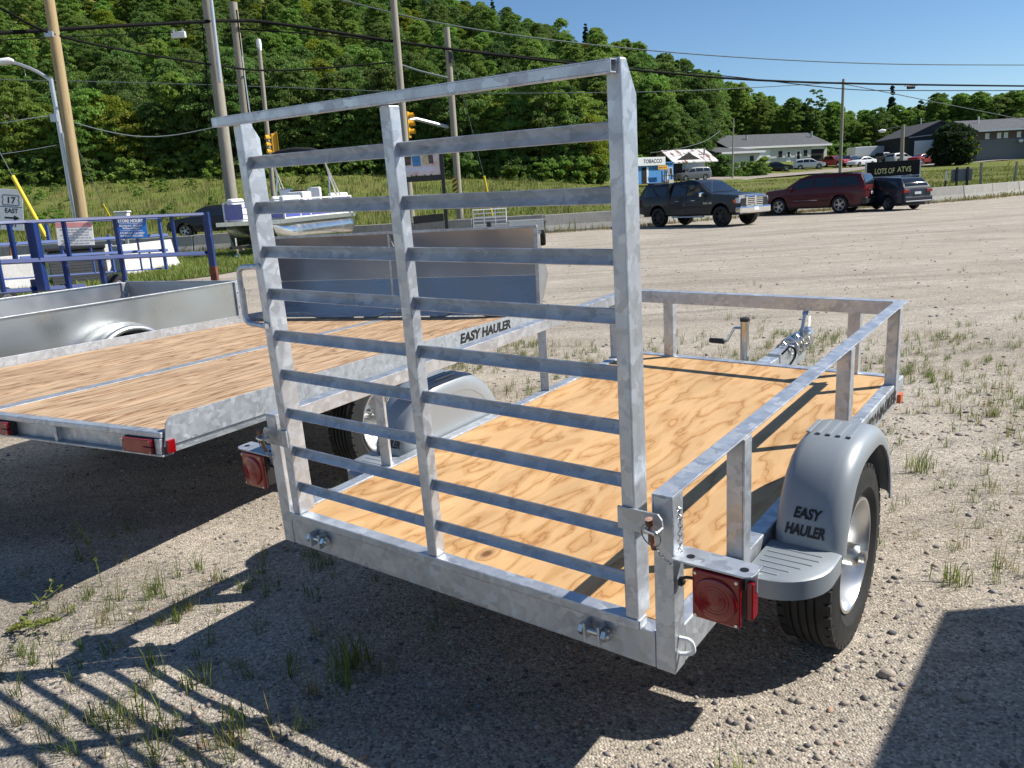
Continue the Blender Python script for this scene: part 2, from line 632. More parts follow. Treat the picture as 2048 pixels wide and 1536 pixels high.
# strip of lawn left of the boat
m = MB()
lawn = [(-22, 15.5), (-13.5, 16.5), (-9.8, 18.0), (-7.6, 20.5), (-6.6, 24.5), (-6.2, 29), (-5.8, 34.9), (-13.6, 35.2), (-22, 35.8)]
cx_, cy_ = -13, 27
rings = 8
for r_ in range(rings + 1):
    for (x, y) in lawn:
        q = r_ / rings
        wob = .5 * noise.noise(Vector((x, y, 4))) if r_ == rings else 0
        m.v.append((cx_ + (x - cx_) * q + wob, cy_ + (y - cy_) * q, .012 + .03 * (1 - q)))
n_ = len(lawn)
for r_ in range(rings):
    for i in range(n_):
        j = (i + 1) % n_
        m.f.append((r_ * n_ + i, (r_ + 1) * n_ + i, (r_ + 1) * n_ + j, r_ * n_ + j))
        m.mi.append(0)
tag(m.build('lawn', 'grass_lawn', smooth=True), kind='structure')
# ------------------------------------------------------------------ wheels
def wheel(parent, c, side=1, r=.305, wd=.175, rim='silver_rim', name='wheel', spokes=0, hubcap='zinc', n=48, bead=.61):
    """wheel with its outer face towards side*X; wheel mesh = tyre, with rim and hub below it"""
    c = Vector(c)
    ax = Vector((side, 0, 0))
    h = wd / 2
    rb = r * bead
    root = bpy.data.objects.new(name, None)
    COL.objects.link(root)
    root.parent = parent
    root.location = c
    m = MB()
    tr = [(-h * .72, r * .985)]
    for g in (-.42, -.14, .14, .42):
        tr += [(h * (g - .05), r), (h * (g - .035), r - .009), (h * (g + .035), r - .009), (h * (g + .05), r)]
    tr += [(h * .72, r * .985)]
    prof = [(-h * .72, rb), (-h * .95, rb + .03), (-h, r * .84), (-h * .93, r * .94)] + tr + [(h * .93, r * .94), (h, r * .84), (h * .98, r * .76), (h * 1.0, r * .74), (h * .95, rb + .03), (h * .74, rb)]
    m.lathe(prof, (0, 0, 0), ax, n, close=True)
    nb = 40 if n >= 48 else 0
    for k in range(nb):                                   # shoulder blocks
        t = 2 * math.pi * k / nb
        for sg in (-1, 1):
            p = Vector((sg * h * .80, math.cos(t) * r * .962, math.sin(t) * r * .962))
            d = Vector((0, -math.sin(t), math.cos(t)))
            m.bar(p - d * r * .06, p + d * r * .06, h * .26, .016, up=(0, math.cos(t), math.sin(t)))
    m.build('tyre', 'rubber', root, smooth=True, angle=28)
    m = MB()
    if spokes:
        pr = [(h * .76, rb + .004), (h * .86, rb + .004), (h * .86, rb - .006), (h * .7, rb - .014), (-h * .5, rb - .03), (-h * .5, rb - .05)]
    else:
        pr = [(h * .76, rb + .004), (h * .86, rb + .004), (h * .86, rb - .006), (h * .7, rb - .014), (h * .1, rb - .022), (-h * .45, rb - .03), (-h * .6, rb - .05), (-h * .48, rb * .62), (-h * .3, rb * .42), (-h * .3, .0)]
    m.lathe(pr, (0, 0, 0), ax, n, cap0=False, cap1=False)
    rm = m.build('rim', rim, root, smooth=True, angle=40)
    m = MB()
    if spokes:
        for k in range(spokes):
            for dk in (-.13, .13):
                t = 2 * math.pi * k / spokes
                t1, t2 = t + dk * 1.6, t + dk
                p0 = Vector((side * h * .66, math.cos(t1) * rb * .2, math.sin(t1) * rb * .2))
                p1 = Vector((side * h * .72, math.cos(t2) * rb * .95, math.sin(t2) * rb * .95))
                m.bar(p0, p1, rb * .085, .02, up=(1, 0, 0))
        m.cyl((side * h * .5, 0, 0), (side * h * .74, 0, 0), rb * .22)
        m.build('spokes', rim, root)
        m = MB()
        m.lathe([(h * .1, rb * .93), (h * .101, 0)], (0, 0, 0), ax, 24)
        m.build('brake_disc', 'black_plastic', root)
    else:
        for k in range(5):
            t = 2 * math.pi * (k + .2) / 5
            p = Vector((-side * h * .32, math.cos(t) * rb * .30, math.sin(t) * rb * .30))
            m.cyl(p, p + ax * .03, .009, 6)
        tag(m.build('wheel_nuts', 'zinc', root), kind='stuff')
        m = MB()
        m.lathe([(-h * .32, .042), (h * .8, .037), (h * .95, .034), (h * 1.0, .03), (h * 1.02, .022), (h * 1.22, .021), (h * 1.25, .015), (h * 1.25, 0)], (0, 0, 0), ax, 18)
        m.build('hub', hubcap, root, smooth=True)
    return root

def tl(p):                                    # trailer-fit units -> metres helper (identity, kept for clarity)
    return Vector(p)

# ------------------------------------------------------------------ the galvanised utility trailer
TM = Matrix(((.7949, .6066, -.0124, .3517), (-.6065, .7938, -.046, 1.7195), (-.0181, .0441, .9989, .357), (0, 0, 0, 1)))
TR = empty('utility_trailer', TM, 'galvanised single axle utility trailer with upright slatted ramp gate and bright plywood floor', 'trailer')
TW, TL, ZT, ZB = 1.478, 2.489, .465, .106
GV = 'galvanised'
m = MB()
m.box(-TW + .052, -.052, 0, .05, 0, .1)
m.build('rear_crossbar', GV, TR, bevel=.004)
for u0 in (-.05, -TW):
    MB().box(u0, u0 + .05, .056, TL - .002, .002, ZB).build('side_beam', GV, TR, bevel=.004)
MB().box(-TW + .051, -.051, TL - .05, TL, .0, ZB - .001).build('front_crossbar', GV, TR, bevel=.004)
for v in (.62, 1.25, 1.88):
    MB().box(-TW + .051, -.051, v, v + .05, .03, .082).build('deck_joist', GV, TR)
m = MB()
m.box(-TW + .0515, -.0515, .053, TL - .0515, .084, .0995)
m.build('plywood_floor', 'plywood', TR)
# corner posts (angle iron)
for u0, sg in ((0, -1), (-TW, 1)):
    m = MB()
    m.ell((u0, 0, 0), (u0, 0, ZT - .0055), (sg, 0, 0), (0, 1, 0), .05, .055)
    m.build('rear_post', GV, TR, bevel=.0015)
# rails: top flange outwards, hanging flange inside
for u0, sg in ((-.052, 1), (-TW + .052, -1)):
    m = MB()
    m.ell((u0, -.001, ZT), (u0, TL, ZT), (sg, 0, 0), (0, 0, -1), .053, .05)
    m.build('side_rail', GV, TR, bevel=.0015)
m = MB()
m.ell((-TW + .054, TL - .052, ZT + .0005), (-.054, TL - .052, ZT + .0005), (0, 1, 0), (0, 0, -1), .052, .064)
m.build('front_rail', GV, TR, bevel=.0015)
for v0 in (.43, 1.49, 2.3):
    m = MB()
    m.box(-.046, -.0005, v0, v0 + .005, ZB, ZT - .0055)
    m.box(0, .005, v0, v0 + .052, .015, ZT - .0055)
    m.build('side_post', GV, TR, bevel=.001)
for v0 in (.49, 1.6, 2.3):
    m = MB()
    m.box(-TW + .0005, -TW + .046, v0, v0 + .005, ZB, ZT - .0055)
    m.box(-TW - .005, -TW, v0, v0 + .055, .015, ZT - .0055)
    m.build('side_post', GV, TR, bevel=.001)
for u0 in (-1.222, -.252):
    m = MB()
    m.box(u0, u0 + .056, TL - .046, TL - .041, ZB, ZT - .006)
    m.box(u0 + .051, u0 + .056, TL - .041, TL - .003, ZB, ZT - .006)
    m.build('front_post', GV, TR, bevel=.001)

# ramp gate
RG = bpy.data.objects.new('ramp_gate', None)
COL.objects.link(RG)
RG.parent = TR
RG['label'] = 'tall upright slatted ramp gate'
def vz_prism(u0, u1, poly):
    m = MB()
    m.prism([Vector((0, a, b)) for a, b in poly], (u0, 0, 0), (u1, 0, 0))
    return m
gp = [(-.02, .132), (.045, .132), (.045, 1.335), (.004, 1.404), (-.02, 1.404)]
for u0, u1 in ((-.121, -.086), (-1.381, -1.346)):
    vz_prism(u0, u1, gp).build('gate_post', GV, RG, bevel=.004)
vz_prism(-.772, -.736, [(-.02, .132), (.018, .132), (.018, 1.3725), (-.02, 1.3725)]).build('middle_post', GV, RG, bevel=.004)
m = MB()
t_ = .003
for (a0, a1, b0, b1) in ((-.0475, -.0205, 1.374, 1.374 + t_), (-.0475, -.0205, 1.401 - t_, 1.401), (-.0475, -.0475 + t_, 1.374 + t_, 1.401 - t_), (-.0205 - t_, -.0205, 1.374 + t_, 1.401 - t_)):
    m.box(-1.442, -.094, a0, a1, b0, b1)
m.build('top_bar', GV, RG, bevel=.0008)
MB().box(-1.4, -.082, -.022, .02, .1035, .131).build('bottom_bar', GV, RG, bevel=.003)
q2 = math.sqrt(.5)
for ztop in (1.283, 1.152, 1.021, .891, .760, .632, .502, .372, .246):
    for (u0, u1) in ((-1.3455, -.7725), (-.7355, -.1215)):
        m = MB()
        m.ell((u0, .014, ztop - .0175), (u1, .014, ztop - .0175), (0, -q2, q2), (0, -q2, -q2), .0262, .0262, .003)
        m.build('slat', GV, RG)
def bend(pts, r, k=5):
    """round the corners of a polyline"""
    P = [Vector(p) for p in pts]
    out = [P[0]]
    for i in range(1, len(P) - 1):
        a, b, c = P[i - 1], P[i], P[i + 1]
        d0, d1 = (a - b), (c - b)
        rr = min(r, d0.length * .48, d1.length * .48)
        s, e = b + d0.normalized() * rr, b + d1.normalized() * rr
        for j in range(k + 1):
            t = j / k
            out.append(s * (1 - t) ** 2 + b * 2 * t * (1 - t) + e * t * t)
    out.append(P[-1])
    return out
m = MB()
m.tube(bend([(-1.352, -.03, .962), (-1.452, -.03, .957), (-1.458, -.03, .78), (-1.352, -.03, .776)], .03), .0085, 10)
m.build('handle', GV, RG, smooth=True)
# latches
def ring_pin(u, z, parent):
    m = MB()
    m.cyl((u, -.062, z + .02), (u + .002, -.048, z - .05), .0065)
    m.cyl((u - .001, -.064, z + .03), (u, -.06, z + .014), .0095, 6)
    m.build('latch_pin', 'bronze_pin', parent, smooth=True)
    m = MB()
    m.tube(bend([(u - .012, -.036, z + .002), (u - .012, -.066, z + .002), (u + .016, -.066, z - .002), (u + .016, -.036, z - .002)], .01), .0055, 8)
    m.build('latch_loop', 'zinc', parent, smooth=True)
    m = MB()
    m.torus((u, -.058, z - .012), (.25, 1, .12), .028, .0016, 28, 6)
    m.build('split_ring', 'steel_ring', parent, smooth=True)
def chain(pts, parent, link=.012, r=.0013, mat='steel_ring'):
    P = [Vector(p) for p in pts]
    L = [0]
    for i in range(1, len(P)):
        L.append(L[-1] + (P[i] - P[i - 1]).length)
    m = MB()
    n = max(2, int(L[-1] / (link * .8)))
    for i in range(n):
        s = L[-1] * (i + .5) / n
        q = [Vector([interp(s + d, L, [p[k] for p in P]) for k in range(3)]) for d in (-link * .55, link * .55)]
        ax = (q[1] - q[0]).normalized()
        o = ax.orthogonal().normalized()
        o = (Matrix.Rotation(math.pi / 2 * (i % 2) + .5, 3, ax) @ o) * link * .33
        m.tube([q[0], q[0] * .7 + q[1] * .3 + o, q[0] * .3 + q[1] * .7 + o, q[1], q[0] * .3 + q[1] * .7 - o, q[0] * .7 + q[1] * .3 - o, q[0]], r, 5, caps=False)
    return m.build('chain', mat, parent)
for side, up_, um in ((1, (-.128, -.012), -.026), (-1, (-1.468, -1.345), -1.44)):
    m = MB()
    pl = [(up_[0], .372), (up_[1] - .012, .372), (up_[1] - .002, .385), (up_[1], .4), (up_[1] - .002, .415), (up_[1] - .012, .428), (up_[0], .428)]
    if side < 0:
        c_ = (up_[0] + up_[1])
        pl = [(c_ - a, b) for a, b in pl][::-1]
    m.prism([Vector((a, 0, b)) for a, b in pl], (0, -.0275, 0), (0, -.0215, 0))
    lp = m.build('latch_plate', 'galvanised_matt', TR, bevel=.001)
    ring_pin(um, .402, lp)
chain([(-.02, -.05, .36), (-.004, -.04, .33), (.01, -.02, .305)], TR)
chain([(.011, .008, .44), (.013, .012, .40), (.012, .010, .36), (.012, .012, .325)], TR, .013)
chain([(-1.43, -.05, .362), (-1.436, -.04, .335), (-1.44, -.025, .312)], TR)
# hinges on the rear crossbar
for uc in (-.21, -1.268):
    m = MB()
    m.cyl((uc - .045, -.02, .06), (uc + .045, -.02, .06), .0095)
    for d in (-.036, .03):
        m.cyl((uc + d - .006, -.02, .06), (uc + d + .006, -.02, .06), .017, 6)
    m.build('hinge_bolt', 'zinc', TR, smooth=True)
    for d in (-.024, .018):
        MB().box(uc + d - .004, uc + d + .004, -.036, -.0005, .035, .085).build('hinge_lug', GV, TR, bevel=.002)
# tie ring below the right post
m = MB()
m.tube(bend([(.001, .022, .09), (.03, .03, .088), (.036, .034, .05), (.001, .024, .044)], .022), .0055, 8)
m.build('tie_ring', 'white_paint', TR, smooth=True)

# tail lamps
def tail_lamp(side):
    s = side
    u0 = 0 if s > 0 else -TW
    m = MB()
    z = .312
    pl = [(.0, -.012), (.172, -.012), (.186, -.004), (.19, .01), (.19, .055), (.0, .062)]
    pl = [(u0 + s * a, b) for a, b in pl]
    if s < 0:
        pl = pl[::-1]
    m.prism([Vector((a, b, 0)) for a, b in pl], (0, 0, z), (0, 0, z + .005))
    m.box(*sorted((u0 + s * .04, u0 + s * .188)), .026, .031, z - .05, z - .0005)
    br = m.build('lamp_bracket', GV, TR, bevel=.001)
    m = MB()
    for a in (.035, .162):
        m = MB()
        m.lathe([(0, .010), (.0006, .010), (.0006, 0)], (u0 + s * a, .018, z + .0052), (0, 0, 1), 14)
        m.build('bolt_hole', 'decal_black', br)
    lu0, lu1 = sorted((u0 + s * .05, u0 + s * .164))
    red = 'red_lens' if s > 0 else 'old_red_lens'
    m = MB()
    m.box(lu0 + .004, lu1 - .004, .004, .05, .188, .3)
    lamp = m.build('tail_lamp', 'black_plastic', TR, bevel=.004)
    m = MB()
    m.box(lu0, lu1, -.012, .0035, .182, .306)
    m.build('lamp_lens', red, lamp, bevel=.006, seg=3)
    m = MB()
    cu, cz = (lu0 + lu1) / 2, .244
    m.lathe([(0, .052), (.005, .05), (.008, .044), (.0085, .02), (.011, .016), (.011, 0)], (cu, -.0125, cz), (0, -1, 0), 40)
    for rr in (.034, .026, .019):
        m.torus((cu, -.0205, cz), (0, 1, 0), rr, .0012, 36, 5)
    m.build('lamp_dome', red, lamp, smooth=True)
    m = MB()
    for a in (lu0 + .009, lu1 - .009):
        for b in (.191, .297):
            m = MB()
            m.lathe([(0, .0042), (.0022, .0036), (.0022, 0)], (a, -.0125, b), (0, -1, 0), 10)
            m.build('lens_screw', 'zinc', lamp)
    m = MB()
    so = u0 + s * .168
    m.box(*sorted((so, so + s * .016)), .012, .046, .197, .29)
    m.build('side_marker', red, lamp, bevel=.003)
    m = MB()
    m.tube(bend([(u0 + s * .045, .02, .262), (u0 + s * .02, .016, .262), (u0 + s * .005, .02, .245)], .012), .004, 8)
    m.lathe([(0, .012), (.006, .012), (.012, .006), (.012, 0)], (u0 + s * .0052, .022, .244), (s, 0, 0), 12)
    m.build('lamp_cable', 'black_plastic', lamp, smooth=True)
tail_lamp(1)
tail_lamp(-1)

# wheels and fenders
HUBV, HUBZ = .968, -.088
def fender(side):
    s = side
    u0 = .007 if s > 0 else -TW - .007
    wid = .205
    P = [(.628, .062), (.636, .11), (.655, .165), (.685, .222), (.728, .276), (.782, .315), (.845, .337), (.905, .343), (.985, .343), (1.05, .337), (1.12, .312), (1.185, .268), (1.235, .215), (1.272, .155), (1.297, .09), (1.312, .02)]
    m = MB()
    sec = [(0.0, -.075), (0.001, -.05), (.008, -.028), (.022, -.010), (.042, -.001), (.14, .0), (.165, -.002), (.185, -.01), (.199, -.024), (.205, -.045), (.205, -.062), (.199, -.062), (.196, -.04), (.18, -.018), (.14, -.008), (.045, -.009), (.028, -.018), (.016, -.034), (.009, -.052), (.008, -.075)]
    n = len(sec)
    V = []
    for i, (v, z) in enumerate(P):
        a = Vector(P[max(0, i - 1)])
        b = Vector(P[min(len(P) - 1, i + 1)])
        t = (b - a).normalized()
        nn = Vector((-t.y, t.x))
        for (du, dn) in sec:
            q = Vector((v, z)) + nn * dn
            V.append((u0 + s * du, q.x, q.y))
    F = []
    for i in range(len(P) - 1):
        for k in range(n):
            k2 = (k + 1) % n
            F.append((i * n + k, (i + 1) * n + k, (i + 1) * n + k2, i * n + k2)[::s])
    F.append(tuple(range(n))[::s])
    F.append(tuple((len(P) - 1) * n + k for k in range(n))[::-s])
    m.add(V, F)
    fe = m.build('fender', 'fender_plastic', TR, smooth=True, angle=50)
    # inner wall
    m = MB()
    poly = []
    for i, (v, z) in enumerate(P):
        tg = (Vector(P[min(len(P) - 1, i + 1)]) - Vector(P[max(0, i - 1)])).normalized()
        q = Vector((v, z)) - Vector((-tg.y, tg.x)) * .07
        if q.y > .004:
            poly.append((q.x, q.y))
    poly += [(1.242, .0), (.7, .0)]
    m.prism([Vector((0, a, b)) for a, b in poly], (u0 + s * .001, 0, 0), (u0 + s * .007, 0, 0))
    m.build('fender_inner_wall', 'fender_plastic', fe, smooth=True)
    # rear step with a deep skirt
    plan = [(.0, .405), (.05, .405)]
    for k in range(9):
        t = math.pi / 2 * k / 8
        plan.append((.05 + .155 * math.sin(t), .56 - .155 * math.cos(t)))
    plan += [(.205, .64), (.0, .64)]
    m = MB()
    zt_, zb_ = .074, .018
    N = len(plan)
    top = [(u0 + s * a, b, zt_) for a, b in plan]
    ins = []
    c0 = Vector((.09, .56))
    for a, b in plan:
        q = c0 + (Vector((a, b)) - c0) * .93
        ins.append((u0 + s * q.x, q.y, zt_ + .006))
    bot = [(u0 + s * a, b, zb_) for a, b in plan]
    m.add(top + ins + bot, [tuple(range(N, 2 * N))[::s]] + [(i, (i + 1) % N, N + (i + 1) % N, N + i)[::s] for i in range(N)] + [(2 * N + i, 2 * N + (i + 1) % N, (i + 1) % N, i)[::s] for i in range(N)])
    m.build('fender_step', 'fender_plastic', fe, smooth=True, angle=50)
    m = MB()
    for k in range(6):
        v = .438 + k * .031
        e = .06 + .022 * k
        m.bar((u0 + s * .02, v, zt_ + .0065), (u0 + s * min(e + .03, .165), v, zt_ + .0065), .007, .003)
    m.build('step_grip_ribs', 'fender_plastic', fe, bevel=.001)
    m = MB()
    for k in range(5):
        du = .03 + .03 * k
        m.bar((u0 + s * du, .878, .3445), (u0 + s * du, 1.005, .3445), .014, .005)
    m.build('top_grip_ribs', 'fender_plastic', fe, bevel=.002)
    # lettering on the rear of the arch
    a, b = Vector((0, .634, .10)), Vector((0, .662, .18))
    yv = (b - a).normalized()
    xv = Vector((1, 0, 0))
    uc = u0 + s * .098
    for body, vz, wdt in (('EASY', (.6582, .172), .080), ('HAULER', (.6408, .125), .114)):
        text('lettering', body, .044, 'decal_black', frame((uc, vz[0] - .0022, vz[1]), xv, Vector((0, .03, .057)) if body == 'EASY' else Vector((0, .019, .055))), fe, bold=.0016, shear=.18, ext=.0003, width=wdt)
    return fe
fender(1)
fender(-1)
wheel(TR, (.098, HUBV, HUBZ), 1)
wheel(TR, (-TW - .098, HUBV, HUBZ), -1)
m = MB()
m.box(-TW - .05, .05, HUBV - .025, HUBV + .025, HUBZ - .025, HUBZ + .025)
m.build('axle', GV, TR)
for u in (-.025, -TW + .025):
    m = MB()
    pts = [(u, HUBV + .36 * t, -.02 - .06 * (1 - t * t)) for t in np.linspace(-1, 1, 9)]
    for i in range(8):
        m.bar(pts[i], pts[i + 1], .045, .018)
    m.build('leaf_spring', 'dark_steel', TR)
# side lettering and amber marker
text('side_lettering', 'EASY HAULER', .07, 'decal_black', frame((.0062, 2.0, .056), (0, 1, 0), (0, 0, 1)), TR, bold=.002, shear=.15, width=.62)
MB().box(.001, .02, 2.345, 2.395, .005, .05).build('amber_marker', 'orange_lens', TR, bevel=.004)
# tongue, coupler, jack
m = MB()
m.box(-.775, -.705, TL - .9, 3.32, -.075, -.004)
m.build('tongue', GV, TR, bevel=.005)
m = MB()
m.box(-.778, -.702, 2.52, 2.53, -.08, .04)
m.box(-.783, -.697, 2.66, 2.80, -.05, .055)
m.box(-.778, -.702, 2.84, 3.18, -.03, .06)
m.build('tongue_sleeve', GV, TR, bevel=.005)
m = MB()
m.box(-.785, -.695, 3.1, 3.36, .0, .075)
m.lathe([(-.04, .045), (.03, .05), (.06, .035), (.065, 0)], (-.74, 3.42, .03), (0, 0, 1), 20)
m.build('coupler', 'zinc', TR, smooth=True)
m = MB()
m.bar((-.74, 3.33, .075), (-.735, 3.37, .185), .02, .012, (0, 1, 0))
m.bar((-.735, 3.37, .18), (-.732, 3.40, .222), .035, .006, (0, 1, 0))
m.build('coupler_lever', 'zinc', TR, bevel=.002)
pts = []
for k in range(40):
    t = k / 39
    a = 2 * math.pi * 3.2 * t
    pts.append((-.74 + .056 * math.cos(a), 2.98 + .34 * t, .028 + .056 * math.sin(a)))
chain(pts, TR, .034, .0042, 'zinc')
m = MB()
m.tube(bend([(-.70, 2.86, .06), (-.69, 2.98, .085), (-.675, 3.05, .02), (-.69, 2.9, -.05), (-.72, 2.8, -.06)], .05), .006, 7)
m.build('wiring', 'wire_black', TR, smooth=True)
MB().box(-.722, -.721, 3.40, 3.445, .10, .165).build('paper_tag', 'white_paint', TR)
JU, JV = -.865, 2.72
m = MB()
m.cyl((JU, JV, -.30), (JU, JV, .262), .024, 20)
m.lathe([(0, .026), (.012, .026), (.014, .022), (.014, 0)], (JU, JV, .262), (0, 0, 1), 20)
jk = m.build('jack_post', 'zinc', TR, smooth=True)
m = MB()
m.lathe([(0, .027), (.016, .027), (.02, .018), (.02, 0)], (JU, JV, .266), (0, 0, 1), 20)
m.build('jack_cap', 'black_plastic', jk, smooth=True)
m = MB()
m.tube(bend([(JU - .02, JV, .225), (JU - .06, JV, .225), (JU - .10, JV - .005, .145), (JU - .125, JV - .005, .143)], .012), .0075, 10)
m.build('crank_arm', 'zinc', jk, smooth=True)
m = MB()
m.lathe([(0, .012), (.004, .016), (.085, .015), (.09, .011), (.09, 0)], (JU - .115, JV - .005, .143), (-1, 0, 0), 16)
m.build('crank_grip', 'black_plastic', jk, smooth=True)
m = MB()
m.box(JU + .0, -.776, JV - .03, JV + .03, -.07, .02)
m.lathe([(-.03, .034), (.03, .034)], (JU, JV, -.02), (0, 0, 1), 18)
m.build('jack_mount', 'zinc', jk, bevel=.004)
m = MB()
_gl = TM.inverted() @ Vector((0, 0, 0))
foot = TM @ Vector((JU, JV, -.30))
m.lathe([(-foot.z + .012 if False else 0, .021), (foot.z - .02, .021)], (JU, JV, -.30 - (foot.z - .02)), (0, 0, 1), 14)
m.lathe([(0, .07), (.015, .07), (.03, .03), (.03, 0)], (JU, JV, -.30 - (foot.z - .004)), (0, 0, 1), 18)
m.build('jack_foot', 'zinc', jk, smooth=True)
# ------------------------------------------------------------------ wide deck trailer with front shield
D2M = rigid((-1.397, 3.056, .585), .481, -.022) @ Matrix.Diagonal((.949, .949, .949, 1))
D2 = empty('deck_trailer', D2M, 'wide flat deck trailer with two weathered plywood sheets and a bent metal front shield', 'trailer')
W2, HC, HF = 2.57, .096, .158
FA, FB = Vector((-W2, 3.32, 0)), Vector((0, 3.75, 0))          # slanted front edge
def fv(u):
    return FA.y + (FB.y - FA.y) * (u + W2) / W2
GM = 'galvanised_matt'
# side angles standing above the deck, rounded at the rear
for u0, s in ((0, -1), (-W2, 1)):
    m = MB()
    L_ = fv(u0)
    poly = [(.005, .035), (L_, .035), (L_, HF), (.07, HF)]
    for k in range(1, 7):
        t = math.pi / 2 * k / 6
        poly.append((.07 - .05 * math.sin(t), HF - .05 + .05 * math.cos(t)))
    poly += [(.012, .06)]
    m.prism([Vector((0, a, b)) for a, b in poly], (u0, 0, 0), (u0 - s * .006, 0, 0))
    m.build('side_flange', GV, D2, bevel=.001)
    m = MB()
    x0, x1 = sorted((u0 + s * .0008, u0 + s * .055))
    m.box(x0, x1, .052, L_ - .05, .072, .082)
    m.box(x0, x1, .052, L_ - .05, 0, .008)
    xw = u0 + s * .018
    m.box(*sorted((xw, xw + s * .006)), .052, L_ - .05, .0085, .0715)
    m.build('side_channel', GM, D2)
m = MB()
m.box(-W2 + .002, -.008, 0, .05, .07, HC)
m.build('rear_bar', GV, D2, bevel=.004)
m = MB()
m.box(-W2 + .002, -.002, -.006, .05, -.008, .0)
m.box(-W2 + .002, -.012, .026, .034, .0005, .0695)
m.build('rear_web', GM, D2, bevel=.001)
for u in (-.72, -1.85):
    MB().box(u, u + .02, .0, .0255, .0008, .0695).build('web_stiffener', GM, D2)
for (ua, ub) in ((-W2 + .008, -W2 / 2 - .046), (-W2 / 2 + .046, -.001)):
    m = MB()
    z0, z1 = .083, .0945
    q = [(ua, .0515), (ub, .0515), (ub, fv(ub) - .06), (ua, fv(ua) - .06)]
    m.add([(a, b, z) for z in (z0, z1) for a, b in q], [(3, 2, 1, 0), (4, 5, 6, 7)] + [(i, (i + 1) % 4, 4 + (i + 1) % 4, 4 + i) for i in range(4)])
    m.build('plywood_sheet', 'weathered_plywood', D2)
m = MB()
m.box(-W2 / 2 - .045, -W2 / 2 + .045, .0515, fv(-W2 / 2) - .07, .07, .0958)
m.build('centre_strip', GV, D2, bevel=.002)
for v in (.8, 1.6, 2.4, 3.1):
    MB().box(-W2 + .06, -.06, v, v + .06, .02, .0695).build('crossmember', GM, D2)
# front shield: two sheets meeting in a ridge that points forward
fd = (FB - FA).normalized()
fn = Vector((-fd.y, fd.x, 0))
def fp(t, off, z):
    p = FA + (FB - FA) * t + fn * off
    return Vector((p.x, p.y, z))
SB, SK, ST, KO = .10, .40, .80, .30
halves = ((0.0, .4985), (.5015, 1.0))
for t0, t1 in halves:
    for (o0, z0, o1, z1) in ((-.02, SB, KO, SK), (KO, SK + .001, -.02, ST)):
        m = MB()
        n_ = 8
        V = []
        for i in range(n_ + 1):
            t = t0 + (t1 - t0) * i / n_
            V += [fp(t, o0, z0), fp(t, o1, z1)]
        m.add(V, [(2 * i, 2 * i + 2, 2 * i + 3, 2 * i + 1) for i in range(n_)])
        o = m.build('shield_sheet', 'shield_sheet', D2)
        so = o.modifiers.new('thick', 'SOLIDIFY')
        so.thickness = .002
        so.offset = -1 if z1 > z0 and o1 > o0 else -1
for t in (0.0, 1.0):
    m = MB()
    V = [fp(t, -.02, SB), fp(t, KO, SK), fp(t, -.02, ST)]
    dd = fd * (.003 if t else -.003)
    m.prism([v - V[0] for v in V], V[0] + dd, V[0] + dd * 2)
    m.build('shield_end', 'dull_sheet', D2)
    m = MB()
    m.bar(fp(t, -.024, SB), fp(t, -.024, ST), .03, .006, (0, 1, 0))
    m.build('shield_edge_strip', 'galvanised_matt', D2)
m = MB()
m.bar(fp(.5, -.024, SB), fp(.5, -.024, ST + .001), .022, .006, (0, 1, 0))
m.build('shield_centre_strip', 'galvanised_matt', D2)
m = MB()
m.bar(fp(-.003, -.005, ST + .012), fp(1.003, -.005, ST + .012), .04, .022)
m.build('shield_top_rail', 'galvanised_matt', D2, bevel=.004)
for t0, t1 in ((.03, .36), (.40, .60), (.64, .97)):                 # ski tie-down bars
    m = MB()
    a = [fp(t0, -.09, .108), fp(t0 + .05, -.09, .108), fp(t0 + .08, -.09, .145), fp(t0 + .16, -.09, .145), fp(t0 + .19, -.09, .108), fp(t1, -.09, .108)]
    m.tube(bend(a, .05), .013, 8)
    m.build('tie_down_bar', 'galvanised_matt', D2, smooth=True)
m = MB()
m.tube(bend([fp(.1, -.12, .30), fp(.105, -.12, .22), fp(.16, -.12, .215)], .01), .006, 6)
m.build('tie_down_hook', 'zinc', D2, smooth=True)
# rear lamps
def box_lamp(u0, u1):
    m = MB()
    m.box(u0, u1, -.004, .0255, .002, .0685)
    lp = m.build('rear_lamp', 'black_plastic', D2, bevel=.003)
    k = u0 + (u1 - u0) * .72
    MB().box(u0 + .004, k - .001, -.02, -.0045, .005, .066).build('lamp_lens', 'old_red_lens', lp, bevel=.004)
    MB().box(k + .001, u1 - .002, -.023, -.0045, .004, .034).build('lamp_lens', 'red_lens', lp, bevel=.003)
    MB().box(k + .001, u1 - .002, -.023, -.0045, .036, .067).build('lamp_lens', 'red_lens', lp, bevel=.003)
    m = MB()
    for a in (u0 + .012, u1 - .01):
        for b in (.011, .06):
            m = MB()
            m.lathe([(0, .003), (.002, .0025), (.002, 0)], (a, -.0225, b), (0, -1, 0), 8)
            m.build('lens_screw', 'zinc', lp)
box_lamp(-.235, -.045)
box_lamp(-1.22, -1.035)
m = MB()
m.box(-.008, .018, .012, .05, .004, .062)
m.build('side_marker', 'red_lens', D2, bevel=.003)
MB().box(-.042, -.010, -.006, .0255, .002, .0685).build('corner_plate', GV, D2, bevel=.002)
m = MB()
m.lathe([(0, .009), (.001, .009), (.001, 0)], (-.012, .62, .04), (1, 0, 0), 12)
m.build('bolt_hole', 'decal_black', D2)
text('side_lettering', 'EASY HAULER', .09, 'decal_black', frame((.0072, 2.82, .098), (0, 1, 0), (0, 0, 1)), D2, bold=.0035, shear=.15, width=.76)
for u, s in ((-.14, 1), (-W2 + .14, -1)):
    wheel(D2, (u, 1.60, -.262), s, r=.316, wd=.18, rim='silver_rim', hubcap='zinc')
